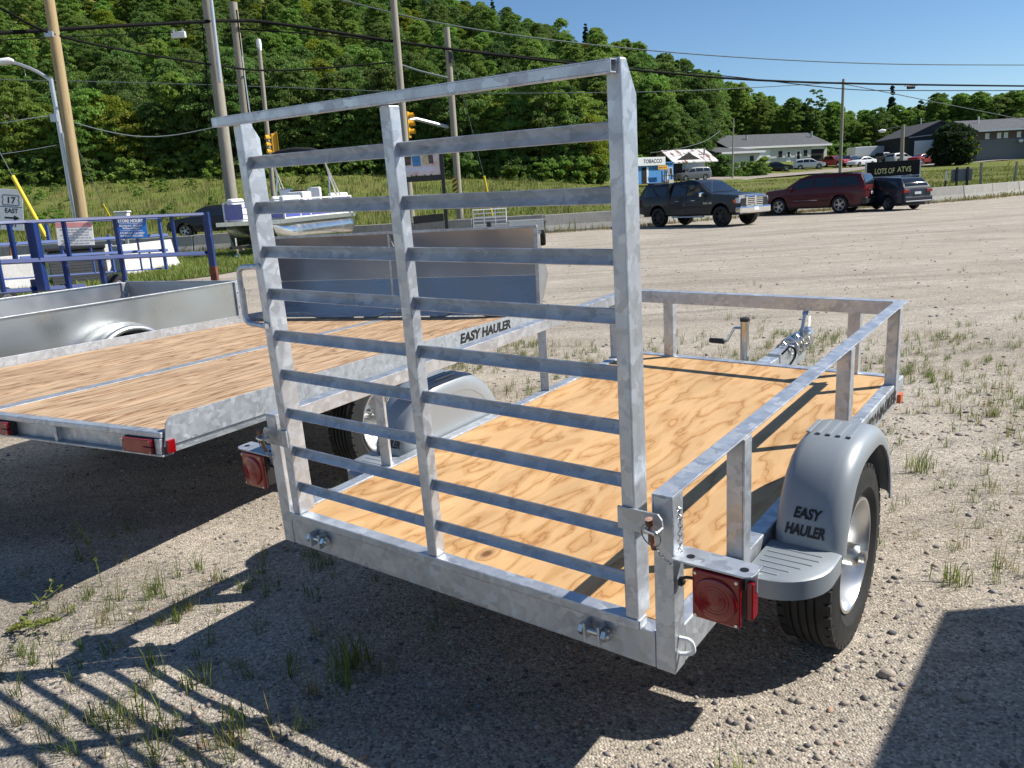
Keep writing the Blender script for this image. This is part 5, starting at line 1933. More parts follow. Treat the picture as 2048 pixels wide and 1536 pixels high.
# far vehicles on the terrace and the highway
def far_car(kind, x, Y, dx, dy, body, label, name='parked_car', cat_='car', dz=0.0, group=None):
    X = xat(x, Y)
    M = rigid((X, Y, terr(X, Y) + .07 + dz), hd(dx, dy))
    if kind == 'sedan':
        return car(name, M, label, cat_, body, 4.75, 1.84, 1.45, [(-2.37, .82), (-2.3, .98), (-1.9, 1.06), (-1.6, 1.12), (-1.0, 1.40), (-.3, 1.46), (.25, 1.43), (.65, 1.26), (1.1, 1.02), (2.0, .90), (2.3, .78), (2.37, .66)],
                   [(-2.37, .95), (0, .93), (2.3, .78)], 2.75, .95, r=.33, sill=.24, wr=.70, detail=False, group=group,
                   sides=[((-1.5, 1.02), (-.3, .98), (-.3, 1.33), (-1.0, 1.30)), ((-.24, .98), (1.0, .97), (.5, 1.24), (-.24, 1.33))], screen=(.36, 1.02, .6, .74), rear=(-1.6, -1.05, .72, .6))[0]
    if kind == 'suv':
        return car(name, M, label, cat_, body, 4.7, 1.9, 1.68, [(-2.35, .95), (-2.3, 1.1), (-2.1, 1.4), (-1.85, 1.60), (-.5, 1.68), (.2, 1.64), (.6, 1.48), (1.1, 1.12), (1.9, 1.0), (2.25, .88), (2.35, .7)],
                   [(-2.35, 1.03), (0, 1.0), (2.3, .84)], 2.75, .95, r=.36, sill=.3, wr=.74, detail=False, group=group,
                   sides=[((-1.95, 1.1), (-.95, 1.08), (-.95, 1.48), (-1.7, 1.44)), ((-.88, 1.08), (-.05, 1.06), (-.05, 1.52), (-.88, 1.5)), ((.02, 1.06), (1.0, 1.04), (.55, 1.42), (.02, 1.52))], screen=(.62, 1.1, .68, .8), rear=(-2.28, -1.95, .72, .62))[0]
    if kind == 'van':
        return car(name, M, label, cat_, body, 5.1, 1.98, 1.75, [(-2.55, 1.0), (-2.5, 1.2), (-2.3, 1.62), (-2.1, 1.70), (-.5, 1.75), (.4, 1.70), (.9, 1.48), (1.45, 1.12), (1.7, 1.04), (2.3, .92), (2.55, .68)],
                   [(-2.55, 1.08), (0, 1.04), (2.4, .86)], 3.05, .95, r=.34, sill=.28, wr=.78, detail=False, group=group,
                   sides=[((-2.3, 1.16), (-1.3, 1.14), (-1.3, 1.56), (-2.15, 1.54)), ((-1.2, 1.14), (-.05, 1.12), (-.05, 1.59), (-1.2, 1.57)), ((.04, 1.12), (1.3, 1.08), (.75, 1.46), (.04, 1.59))], screen=(.9, 1.5, .72, .86), rear=(-2.48, -2.3, .8, .72))[0]
    return car(name, M, label, cat_, body, 5.6, 1.98, 1.85, [(-2.8, 1.1), (-2.75, 1.22), (-.95, 1.22), (-.9, 1.24), (-.75, 1.80), (-.2, 1.85), (.5, 1.82), (.8, 1.68), (1.3, 1.28), (2.4, 1.18), (2.7, 1.06), (2.8, .85)],
               [(-2.8, 1.2), (1.2, 1.18), (2.7, 1.0)], 3.5, .95, r=.39, sill=.45, wr=.78, detail=False, group=group,
               sides=[((-.68, 1.28), (.1, 1.26), (.1, 1.7), (-.62, 1.7)), ((.18, 1.26), (1.1, 1.24), (.7, 1.62), (.18, 1.7))], screen=(.78, 1.28, .72, .84))[0]
MV = far_car('van', 1384, 110, -.93, -.36, 'paint_grey', 'grey minivan on the driveway below the tobacco shop', 'minivan', 'van', dz=-.05)
far_car('sedan', 1553, 127, .95, -.3, 'paint_black', 'black saloon car in front of the long white building')
far_car('suv', 1617, 129, .97, -.25, 'paint_white', 'white sport utility vehicle beside the red pickup truck')
far_car('pickup', 1662, 131, .55, -.83, 'paint_red', 'red pickup truck by the open garage of the long white building', 'pickup_truck', 'truck')
far_car('suv', 1694, 133, -.75, -.66, 'paint_dark_blue', 'dark blue car parked behind the thin grey pole')
far_car('sedan', 1722, 128, -.9, -.42, 'paint_white', 'white saloon car left of the black message board')
far_car('pickup', 1764, 134, .9, .4, 'paint_black', 'black pickup truck behind the black message board', 'pickup_truck', 'truck')
far_car('suv', 1798, 133, .9, .4, 'paint_silver', 'pale silver car showing above the black message board')
far_car('sedan', 1846, 124, .94, .34, 'paint_red', 'red saloon car on the grass in front of the dark garage', dz=0)
far_car('sedan', 1366, 118, -.8, .5, 'paint_red', 'red car half hidden behind the grey minivan')
far_car('suv', 425, 46.5, -.985, -.17, 'paint_black', 'black car driving on the highway behind the pontoon boat')
# long white enclosed trailer parked behind the cars
X = xat(1740, 146)
WTz = terr(X, 146)
WT_ = empty('white_trailer', rigid((X, 146, WTz), hd(.97, .2)), 'long low white trailer parked in front of the dark trees', 'trailer')
MB().box(-1.2, 1.2, -4, 4, .7, 2.3).build('body', 'paint_white', WT_, bevel=.06)
MB().box(-1.1, 1.1, -3.8, 3.8, .5, .69).build('chassis', 'dark_steel', WT_)
for s in (-1, 1):
    for y in (-1.2, -.3):
        wheel(WT_, (s * 1.02, y, .4), s, r=.4, wd=.25, n=16)

# tall enclosed trailer just outside the picture on the right; its shadow falls into the corner
a_, b_ = gnd(1880, 1228), gnd(1740, 1536)
eh = 1.95
sh = Vector((SUND.x, SUND.y, 0)) * (eh / SUND.z)
c0 = a_ + sh
dr = (a_ - b_).normalized()
ET = empty('enclosed_trailer', rigid((c0.x, c0.y, 0), hd(dr.x, dr.y)), 'tall enclosed white cargo trailer parked right of the utility trailer', 'trailer')
MB().box(0, 1.9, -4.2, 0, .42, eh).build('body', 'paint_white', ET)
MB().box(.1, 1.8, -4.1, -.05, .32, .418).build('chassis', 'dark_steel', ET)
for s, x in ((-1, .12), (1, 1.78)):
    for y in (-2.6, -1.85):
        wheel(ET, (x, y, .34), s, r=.34, wd=.2, n=28)
m = MB(); m.bar((.95, 0, .36), (.95, 1.1, .4), .1, .1); m.build('tongue', 'dark_steel', ET)
m = MB(); m.cyl((.95, .9, .0), (.95, .9, .8), .03); m.build('tongue_jack', 'zinc', ET)
# ------------------------------------------------------------------ buildings on the terrace
plain('shop_blue', (.08, .28, .60), .6, var=.1, vscale=2)
plain('dark_shingle', (.045, .047, .052), .85, var=.25, vscale=3)
plain('grey_shingle', (.075, .078, .085), .85, var=.25, vscale=3)
plain('white_siding', (.60, .59, .55), .6, var=.06)
plain('cream_siding', (.52, .49, .43), .7, var=.1)
plain('grey_siding', (.135, .145, .155), .7, var=.06)
plain('dark_siding', (.022, .026, .033), .65, var=.1)
plain('dark_wood', (.035, .03, .028), .8, var=.3)
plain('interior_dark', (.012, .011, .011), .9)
plain('window_dark', (.03, .035, .04), .12)
plain('deck_brown', (.05, .035, .028), .8)
plain('banner_yellow', (.70, .42, .06), .6, var=.2)
plain('banner_red', (.5, .06, .04), .6)
def rusty():
    t = NT('rusty_roof')
    c = t.co()
    f = t.noise(t.co(scale=(.9, .35, .35)), 1.5, 4, .6)
    t.set(col=t.mix(t.ramp(f, [(.5, 0), (.58, 1)]), (.66, .64, .62), (.17, .07, .045)), rough=.55, metal=.2)
    MAT['rusty_roof'] = t.m
rusty()
def brick():
    t = NT('brick_wall')
    bt = t.n('TexBrick')
    t.l(t.co(scale=(1, 1, 1), rot=(math.pi / 2, 0, 0)), bt.inputs[0])
    bt.inputs['Color1'].default_value = (.11, .065, .055, 1)
    bt.inputs['Color2'].default_value = (.085, .055, .05, 1)
    bt.inputs['Mortar'].default_value = (.16, .14, .13, 1)
    bt.inputs['Scale'].default_value = 3.0
    t.set(col=bt.outputs[0], rough=.85)
    MAT['brick_wall'] = t.m
brick()
def bld(name, x, Y, yaw, label, cat_='building', z=None):
    X = xat(x, Y)
    return empty(name, rigid((X, Y, terr(X, Y) - .1 if z is None else z), yaw), label, cat_)
def bx(rt, nm, mat, x0, x1, y0, y1, z0, z1, bev=0.0):
    return MB().box(x0, x1, y0, y1, z0, z1).build(nm, mat, rt, bevel=bev)
def gable(rt, nm, mat, x0, x1, y0, y1, z0, zr, over=.4, axis='x', t=.15):
    """pitched roof, ridge along x or y"""
    m = MB()
    if axis == 'x':
        ym = (y0 + y1) / 2
        prof = [(y0 - over, z0 - over * (zr - z0) / (ym - y0)), (ym, zr), (y1 + over, z0 - over * (zr - z0) / (ym - y0))]
        poly = [Vector((0, a, b)) for a, b in prof] + [Vector((0, a, b + t)) for a, b in prof[::-1]]
        m.prism(poly, (x0 - over, 0, 0), (x1 + over, 0, 0))
    else:
        xm = (x0 + x1) / 2
        prof = [(x0 - over, z0 - over * (zr - z0) / (xm - x0)), (xm, zr), (x1 + over, z0 - over * (zr - z0) / (xm - x0))]
        poly = [Vector((a, 0, b)) for a, b in prof] + [Vector((a, 0, b + t)) for a, b in prof[::-1]]
        m.prism(poly, (0, y0 - over, 0), (0, y1 + over, 0))
    return m.build(nm, mat, rt)
def gwall(rt, mat, x0, x1, y, z0, zr, t=.1):
    m = MB(); m.prism([Vector((x0, 0, z0)), Vector((x1, 0, z0)), Vector(((x0 + x1) / 2, 0, zr))], (0, y, 0), (0, y + t, 0))
    return m.build('gable_wall', mat, rt)
def siding(rt, wall, mat, x0, x1, y, z0, z1, step=.25):
    m = MB()
    z = z0
    while z < z1 - .05:
        m.box(x0, x1, y - .015, y, z, z + step * .86)
        z += step
    tag(m.build('cladding_boards', mat, wall), kind='stuff')
def win(rt, x, z, w_, h_, y, fmat='white_paint'):
    o = bx(rt, 'window', fmat, x - w_ / 2, x + w_ / 2, y - .07, y - .02, z, z + h_)
    bx(o, 'pane', 'window_dark', x - w_ / 2 + .07, x + w_ / 2 - .07, y - .085, y - .071, z + .07, z + h_ - .07)
    return o
# tobacco shop: blue cabin with a long white sign
TS = bld('tobacco_shop', 1303, 97, -.5, 'bright blue tobacco cabin with a long white sign and dark stair rails')
bx(TS, 'wall', 'shop_blue', -3.4, 1.95, 0, 3.2, .45, 2.75)
bx(TS, 'annex_wall', 'shop_blue', 1.951, 3.45, .1, 3.0, .45, 2.7)
bx(TS, 'roof', 'dark_shingle', -3.6, 2.15, -.15, 3.4, 2.76, 2.9)
bx(TS, 'annex_roof', 'shop_blue', 1.9, 3.55, -.05, 3.1, 2.71, 2.8)
sgn = bx(TS, 'sign_board', 'sign_white', -3.5, 1.97, -.25, -.16, 2.45, 3.4, .02)
text('sign_lettering', 'TOBACCO', .62, 'decal_black', face(.08, 2.93, -.262), sgn, bold=.006, width=2.75)
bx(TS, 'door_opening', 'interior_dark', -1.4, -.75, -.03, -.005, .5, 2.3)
bx(TS, 'door_leaf', 'white_paint', -.72, -.45, -.06, -.01, .5, 2.35)
bn = bx(TS, 'banner', 'banner_yellow', .55, 2.0, -.6, -.56, 1.95, 2.4)
text('banner_lettering', "SMOKE 'N' PC", .26, 'banner_red', face(1.27, 2.17, -.606), bn, bold=.006, width=1.25)
d_ = bx(TS, 'door', 'white_paint', 2.15, 2.62, .04, .098, .5, 2.25)
win(d_, 2.4, 1.45, .3, .6, .06)
win(TS, 3.0, 1.35, .5, .8, .1)
bx(TS, 'porch_floor', 'deck_brown', -.6, 3.6, -1.3, -.07, .25, .40)
for x in (.62, 1.25, 2.05, 2.78, 3.4):
    bx(TS, 'rail_post', 'dark_wood', x - .05, x + .05, -1.25, -1.15, .41, 1.75 if x < 2.2 else 1.4)
for x0, x1, z0, z1 in ((.62, 2.05, 1.2, 1.2), (2.05, 2.7, 1.3, .7), (2.78, 3.4, .7, 1.35), (2.78, 3.75, 1.35, .3), (.62, 1.0, .9, .3)):
    m = MB(); m.bar((x0, -1.2, z0), (x1, -1.2, z1), .08, .08); m.build('stair_rail', 'dark_wood', TS)
bx(TS, 'bench', 'cream_siding', 1.15, 1.85, -1.8, -1.5, .2, .75)
for x in (-.5, 1.4, 3.4):
    bx(TS, 'skid', 'dark_wood', x - .15, x + .15, -1.2, 3, -.2, .249)
# shed with a rusty roof
SH = bld('shed', 1378, 112, -.4, 'small shed with dark boards, pale doors and a white rusty tin roof')
bx(SH, 'wall', 'dark_wood', -2.3, 2.3, 0, 5, 0, 2.6)
bx(SH, 'front_wall', 'cream_siding', -1.1, 2.6, -.12, -.005, 0, 2.6)
bx(SH, 'door', 'white_siding', -.7, 2.4, -.2, -.125, 0, 2.3)
gable(SH, 'roof', 'rusty_roof', -2.3, 4.1, 0, 5, 2.6, 4.1, .45, 'x')
gwall(SH, 'dark_wood', -2.3, 2.3, -.004, 2.6, 3.7)
m = MB(); m.cyl((3.3, 1.0, 2.9), (3.3, 1.0, 4.3), .13, 8); m.build('flue', 'pole_metal', SH)
# grey lean-to and the long white building
LB_ = bld('long_building', 1540, 140, -.36, 'long low white building with a dark shingled roof and garage doors')
LB_.scale = (1, 1, .88)
bx(LB_, 'wall', 'white_siding', -8.5, 12.0, 0, 11, 0, 3.3)
siding(LB_, LB_.children[0], 'white_siding', -2, 12, 0, .05, 3.2, .28)
gable(LB_, 'roof', 'grey_shingle', -8.5, 12.0, 0, 11, 3.3, 5.7, .5, 'x')
bx(LB_, 'fascia', 'white_paint', -9.0, 12.5, -.75, -.62, 2.85, 3.2)
m = MB()
for x in np.arange(-8.4, -2, .35):
    m.box(x, x + .28, -.02, -.001, .05, 3.2)
tag(m.build('cladding_boards', 'white_siding', LB_), kind='stuff')
bx(LB_, 'garage_door', 'white_paint', -2.4, -.1, -.08, -.021, 0, 2.6)
for x in (2.0, 7.3):
    win(LB_, x, 1.0, 1.0, 1.3, -.02)
d_ = bx(LB_, 'door', 'white_paint', 3.3, 4.2, -.08, -.021, 0, 2.2)
bx(d_, 'pane', 'window_dark', 3.5, 4.0, -.09, -.081, 1.0, 2.0)
d_ = bx(LB_, 'door', 'white_paint', 5.3, 6.3, -.08, -.021, 0, 2.2)
bx(d_, 'pane', 'window_dark', 5.5, 6.1, -.09, -.081, .4, 2.0)
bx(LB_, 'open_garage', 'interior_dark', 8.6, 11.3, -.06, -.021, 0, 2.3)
bx(LB_, 'roller_door', 'white_paint', 8.6, 11.3, -.09, -.061, 2.3, 2.9)
bx(LB_, 'window', 'dark_wood', -3.9, -3.2, -.09, -.021, 1.0, 2.6)
for x, y, h_ in ((-2.6, 3, 1.3), (11.2, 3, 1.6)):
    m = MB(); m.cyl((x, y, 4.2), (x, y, 4.3 + h_), .18, 8); m.build('flue', 'pole_metal', LB_)
AN = bld('annex_building', 1443, 128, -.36, 'low pale annex with a white eave and grey side wall beside the rusty shed')
bx(AN, 'wall', 'white_siding', 0, 7.2, 0, 9, 0, 2.7)
m = MB(); m.prism([Vector((0, -.6, 2.7)), Vector((0, 9, 2.7)), Vector((0, 9, 4.2)), Vector((0, -.6, 2.85))], (-.5, 0, 0), (7.6, 0, 0)); m.build('roof', 'grey_shingle', AN)
bx(AN, 'fascia', 'white_paint', -.5, 7.7, -.75, -.61, 2.6, 2.9)
bx(AN, 'side_wing', 'grey_siding', -6.0, -.01, .8, 8, 0, 2.9)
m = MB(); m.prism([Vector((-6.6, 0, 2.2)), Vector((-3.0, 0, 3.6)), Vector((.1, 0, 2.6)), Vector((.1, 0, 2.75)), Vector((-3.0, 0, 3.75)), Vector((-6.6, 0, 2.35))], (0, .3, 0), (0, 8.4, 0)); m.build('wing_roof', 'grey_shingle', AN)
win(AN, 1.6, .9, 1.0, 1.3, 0, 'dark_wood')
bx(AN, 'door', 'dark_wood', 5.3, 6.0, -.05, -.004, 0, 2.2)
m = MB()
for i in range(5):
    m.bar((2.8 + i * .5, -.5, 0), (3.2 + i * .45, -.3, 1.4), .07, .07)
tag(m.build('leaning_poles', 'cream_siding', AN), kind='stuff')
# dark garage
DG = bld('dark_garage', 1880, 136, .02, 'dark steel garage with a low gable and a big white roller door')
DG.location.z += .7
DG.scale = (.95, .95, .88)
gh = 4.3
bx(DG, 'wall', 'dark_siding', -5.6, 4.6, 0, 12, -.6, gh)
gwall(DG, 'dark_siding', -5.6, 4.6, .0, gh, gh + 2.3, .3)
gable(DG, 'roof', 'dark_shingle', -5.6, 4.6, 0, 12, gh, gh + 2.3, .5, 'y', .2)
gd = bx(DG, 'roller_door', 'white_paint', -4.7, .9, -.12, -.005, -.5, 3.4)
for i in range(7):
    bx(gd, 'door_slat', 'white_paint', -4.38, .88, -.15, -.121, -.45 + i * .55, -.45 + i * .55 + .5, .02)
m = MB(); m.bar((-5.9, -.6, gh - .25), (.9, -.6, gh + .15), .12, .12); m.build('gutter', 'pole_metal', DG)
bx(DG, 'vent', 'pole_metal', .4, .9, -.05, -.003, gh + .9, gh + 1.1)
# grey and brick house with a balcony
GH = bld('grey_house', 1996, 124, -.12, 'two storey house, grey below and brick above, with a balcony and dark roof')
GH.scale = (.82, .82, .8)
bx(GH, 'lower_wall', 'grey_siding', -4.5, 14, 0, 12, -.5, 3.9)
bx(GH, 'upper_wall', 'brick_wall', -4.5, 14, .02, 12, 3.901, 5.6)
m = MB(); m.prism([Vector((0, -.9, 5.6)), Vector((0, 13, 5.6)), Vector((0, 6, 7.9))], (-5.2, 0, 0), (11, 0, 0)); m.build('roof', 'grey_shingle', GH)
m = MB(); m.add([(11, -.9, 5.6), (15, -.9, 5.6), (15, 13, 5.6), (11, 13, 5.6), (11, 6, 7.9)], [(0, 1, 4), (1, 2, 4), (2, 3, 4), (3, 0, 4)]); m.build('hip_roof', 'grey_shingle', GH)
bx(GH, 'fascia', 'pole_metal', -5.2, 15, -1.05, -.91, 5.35, 5.65)
for x in (-2.6, -.25, 1.1, 3.7, 6.0):
    o = bx(GH, 'window', 'white_paint', x - .45, x + .45, -.06, .015, 4.05, 5.05)
    bx(o, 'pane', 'sign_grey_white', x - .32, x + .3, -.075, -.061, 4.15, 4.95)
    bx(o, 'reveal', 'window_dark', x + .31, x + .44, -.08, -.061, 4.12, 5.0)
bx(GH, 'balcony_door', 'white_paint', 7.8, 8.6, -.06, .015, 2.9, 5.2)
bc = bx(GH, 'balcony', 'deck_brown', 5.2, 13, -2.2, -.01, 2.6, 2.85)
for x in np.arange(5.25, 13, .3):
    bx(bc, 'baluster', 'dark_wood', x, x + .1, -2.2, -2.1, 2.86, 3.85)
bx(bc, 'handrail', 'dark_wood', 5.2, 13, -2.24, -2.06, 3.86, 3.98)
bx(bc, 'balcony_post', 'dark_wood', 8.3, 8.5, -2.1, -1.9, -.5, 2.59)
m = MB(); m.cyl((5.2, -.3, 4.4), (5.6, -.3, 7.6), .16, 8); m.build('flue', 'pole_metal', GH)
m = MB(); m.lathe([(-.4, .1), (0, .32), (.35, .25), (.4, 0)], (3.7, -.5, 3.4), (1, 0, -.1), 12); m.build('satellite_dish', 'white_paint', GH)
m = MB(); m.cyl((-1.6, 4, 6.6), (-1.6, 4, 8.4), .14, 8); m.build('vent_pipe', 'white_paint', GH)
# ------------------------------------------------------------------ trees
def leaf_mat(name, c0, c1, c2):
    t = NT(name)
    oi = t.n('ObjectInfo')
    geo = t.n('NewGeometry')
    col = t.ramp(geo.outputs['Random Per Island'], [(0, c0), (.5, c1), (1, c2)])
    hs = t.n('HueSaturation')
    t.l(col, hs.inputs['Color'])
    t.l(t.math('ADD', .49, t.math('MULTIPLY', oi.outputs['Random'], .035)), hs.inputs['Hue'])
    t.l(t.math('ADD', .72, t.math('MULTIPLY', t.math('FRACT', t.math('MULTIPLY', oi.outputs['Random'], 7.3)), .6)), hs.inputs['Value'])
    t.set(col=hs.outputs[0], rough=.55, spec=.25)
    tr = t.n('BsdfTranslucent')
    t.l(hs.outputs[0], tr.inputs[0])
    mx = t.n('MixShader')
    mx.inputs[0].default_value = .5
    t.l(t.b.outputs[0], mx.inputs[1])
    t.l(tr.outputs[0], mx.inputs[2])
    t.l(mx.outputs[0], t.t.nodes['Material Output'].inputs[0])
    MAT[name] = t.m
leaf_mat('leaf_dark', (.105, .17, .04), (.145, .22, .05), (.19, .275, .065))
leaf_mat('leaf_mid', (.155, .24, .042), (.205, .30, .055), (.26, .36, .07))
leaf_mat('leaf_bright', (.17, .22, .02), (.23, .28, .028), (.29, .32, .04))
leaf_mat('leaf_cedar', (.03, .055, .018), (.045, .075, .022), (.065, .095, .028))
plain('bark', (.12, .10, .085), .9, var=.3, vscale=8, bump=.4)
plain('birch_bark', (.36, .34, .31), .8, var=.35, vscale=6)
def crown_mesh(name, seed, h, rad, base, mat, nclump=55, nleaf=46, leaf=.36, shape='round'):
    rng = np.random.default_rng(seed)
    V, F = [], []
    for c in range(nclump):
        u = rng.uniform(0, 1)
        if shape == 'cone':
            zz = base + (h - base) * (1 - u ** .72 * .98)
            f = 1 - (zz - base) / (h - base)
            rr = rad * (f * .95 + .05)
            cr = .28 + .5 * f
        else:
            zz = base + (h - base) * u
            f = (zz - base) / (h - base)
            rr = rad * 1.22 * math.sqrt(max(.06, 1 - (2 * f - .9) ** 2 * .82))
            cr = rad * rng.uniform(.13, .34)
        ang = rng.uniform(0, 2 * math.pi)
        q = rr * math.sqrt(rng.uniform(.15, 1.0)) * .85
        cx, cy, cz = q * math.cos(ang), q * math.sin(ang), zz - cr * .3
        nl = int(nleaf * rng.uniform(.7, 1.3))
        d = rng.normal(size=(nl, 3))
        d /= np.linalg.norm(d, axis=1)[:, None]
        d[:, 2] = np.abs(d[:, 2]) * .9 - .25
        rad_ = cr * rng.uniform(.55, 1.08, nl)
        pos = np.array([cx, cy, cz]) + d * rad_[:, None] * np.array([1, 1, .8])
        nr = d + rng.normal(scale=.55, size=(nl, 3))
        nr /= np.linalg.norm(nr, axis=1)[:, None]
        a = np.cross(nr, rng.normal(size=(nl, 3)))
        a /= np.linalg.norm(a, axis=1)[:, None]
        b = np.cross(nr, a)
        s = leaf * rng.uniform(.55, 1.25, nl)[:, None]
        o = len(V)
        tip = pos + a * s
        l1, l2, bk = pos + b * s * .5, pos - b * s * .5, pos - a * s * .7
        for i in range(nl):
            V += [tip[i], l1[i] + nr[i] * .05, bk[i], l2[i] + nr[i] * .05]
            F.append((o + 4 * i, o + 4 * i + 1, o + 4 * i + 2, o + 4 * i + 3))
    me = bpy.data.meshes.new(name)
    me.from_pydata([tuple(v) for v in V], [], F)
    me.materials.append(MAT[mat])
    me.update()
    return me
def trunk_mesh(name, seed, h, rad, base, mat):
    rnd = random.Random(seed)
    m = MB()
    pts = [Vector((0, 0, -.4))]
    for i in range(1, 6):
        pts.append(Vector((rnd.uniform(-.15, .15) * i * .5, rnd.uniform(-.15, .15) * i * .5, h * .82 * i / 5)))
    m.tube(pts, h * .018 + .02, 7, r1=.03)
    for k in range(7):
        t = rnd.uniform(.3, .8)
        p0 = Vector((0, 0, h * .82 * t))
        a = rnd.uniform(0, 6.28)
        p1 = p0 + Vector((math.cos(a) * rad * .6, math.sin(a) * rad * .6, h * .14))
        m.tube([p0, (p0 + p1) / 2 + Vector((0, 0, .15)), p1], .05, 5, r1=.015)
    return m.mesh(name, mat)
KINDS = []
specs = [('leaf_dark', 10.0, 3.0, 1.4, 'round', 1), ('leaf_dark', 12.0, 3.1, 2.6, 'round', 2), ('leaf_mid', 9.0, 2.9, 1.0, 'round', 3), ('leaf_mid', 11.5, 2.7, 2.0, 'round', 4),
         ('leaf_bright', 9.0, 3.2, 1.2, 'round', 5), ('leaf_bright', 7.0, 2.4, .8, 'round', 6), ('leaf_cedar', 12.0, 1.9, .8, 'cone', 7), ('leaf_mid', 13.0, 2.4, 3.4, 'round', 8)]
for mt, h_, r_, b_, shp, sd in specs:
    KINDS.append((crown_mesh('crown', sd, h_, r_, b_, mt, 140 if shp == 'round' else 150, 78, .20, shp), trunk_mesh('trunk', sd, h_, r_, b_, 'birch_bark' if sd in (4, 8) else 'bark'), shp, mt))
LAB = {'leaf_dark': ('dark green broadleaf tree', 'broadleaf_tree', 'dark broadleaf trees'), 'leaf_mid': ('mid green broadleaf tree', 'broadleaf_tree', 'mid green broadleaf trees'),
       'leaf_bright': ('bright yellow-green maple', 'maple_tree', 'yellow-green maples'), 'leaf_cedar': ('narrow dark conifer', 'conifer_tree', 'dark conifers')}
rng = random.Random(21)
spots = []
def edge(a):
    return interp(a, [-.7, -.2, .05, .11, .13, .24, .27, .34, .5, .8], [106, 107, 104, 104, 122, 124, 156, 158, 160, 150])
for i in range(4200):
    Y = 100 + 205 * rng.random() ** .85
    a = rng.uniform(-.78, .78)
    if Y < edge(a) + rng.uniform(0, 4):
        continue
    X = a * Y
    if a > .42 and Y > 215:
        continue
    ok = True
    dm = 3.3 + (Y - 100) * .014
    for (x2, y2) in spots[-900:]:
        if abs(x2 - X) < dm and abs(y2 - Y) < dm and (x2 - X) ** 2 + (y2 - Y) ** 2 < dm * dm:
            ok = False
            break
    if ok:
        spots.append((X, Y))
# a close front row along the forest edge
for k in range(120):
    a = -.72 + 1.5 * k / 119 + rng.uniform(-.004, .004)
    Y = edge(a) + rng.uniform(-1.5, 1.5)
    spots.append((a * Y, Y))
for k in range(420):
    a = rng.uniform(.1, .8)
    Y = edge(a) + rng.uniform(0, 26)
    spots.append((a * Y, Y))
spots.sort(key=lambda p_: p_[1])
def kind_for(X, Y):
    n1 = noise.noise(Vector((X * .05, Y * .05, 2)))
    n2 = rng.random()
    if n2 < .03:
        return 6
    if X / Y > .12 and n2 < .62:
        return 7 if n2 < .3 else (3 if n2 < .5 else 1)
    if n1 + (n2 - .5) * .9 > .27:
        return 4 if n2 < .6 else 5
    if n1 + (n2 - .5) * .8 > -.02:
        return (2, 3, 7)[int(n2 * 3) % 3]
    return 0 if n2 < .6 else 1
NI = 300
tot = 0
rest = []
for (X, Y) in spots:
    k = kind_for(X, Y)
    sc = rng.uniform(.75, 1.18)
    if X / Y > .2:
        sc *= interp(X / Y, [.2, .32, .48, .53], [1, .74, .70, .82])
    if k == 6:
        sc *= 1.1
    rz = rng.uniform(0, 6.28)
    z = terr(X, Y)
    if tot < NI:
        cm, tm, shp, mt = KINDS[k]
        lab, nm, grp = LAB[mt]
        a_ = X / Y
        row = 'at the foot of the wood' if Y < edge(a_) + 3 else ('in the second row of the wood' if Y < edge(a_) + 9 else 'deeper in the wood')
        plc = ['behind the blue frame trailer', 'behind the pontoon boat', 'behind the poster frame', 'behind the right gate post', 'behind the tobacco shop', 'behind the long white building', 'behind the message board', 'behind the dark garage', 'behind the grey house'][sum(a_ > q for q in (-.45, -.2, -.05, .115, .25, .41, .49, .57))]
        lab = ' '.join((lab, row, plc))
        rt = empty(nm, Matrix.Translation((X, Y, z)) @ Matrix.Rotation(rz, 4, 'Z') @ Matrix.Diagonal((sc, sc, sc * rng.uniform(.9, 1.15), 1)), lab, 'tree', grp)
        for nm2, me in (('crown', cm), ('trunk', tm)):
            o = bpy.data.objects.new(nm2, me)
            COL.objects.link(o)
            o.parent = rt
        tot += 1
    else:
        rest.append((X, Y, z, sc, rz, k))
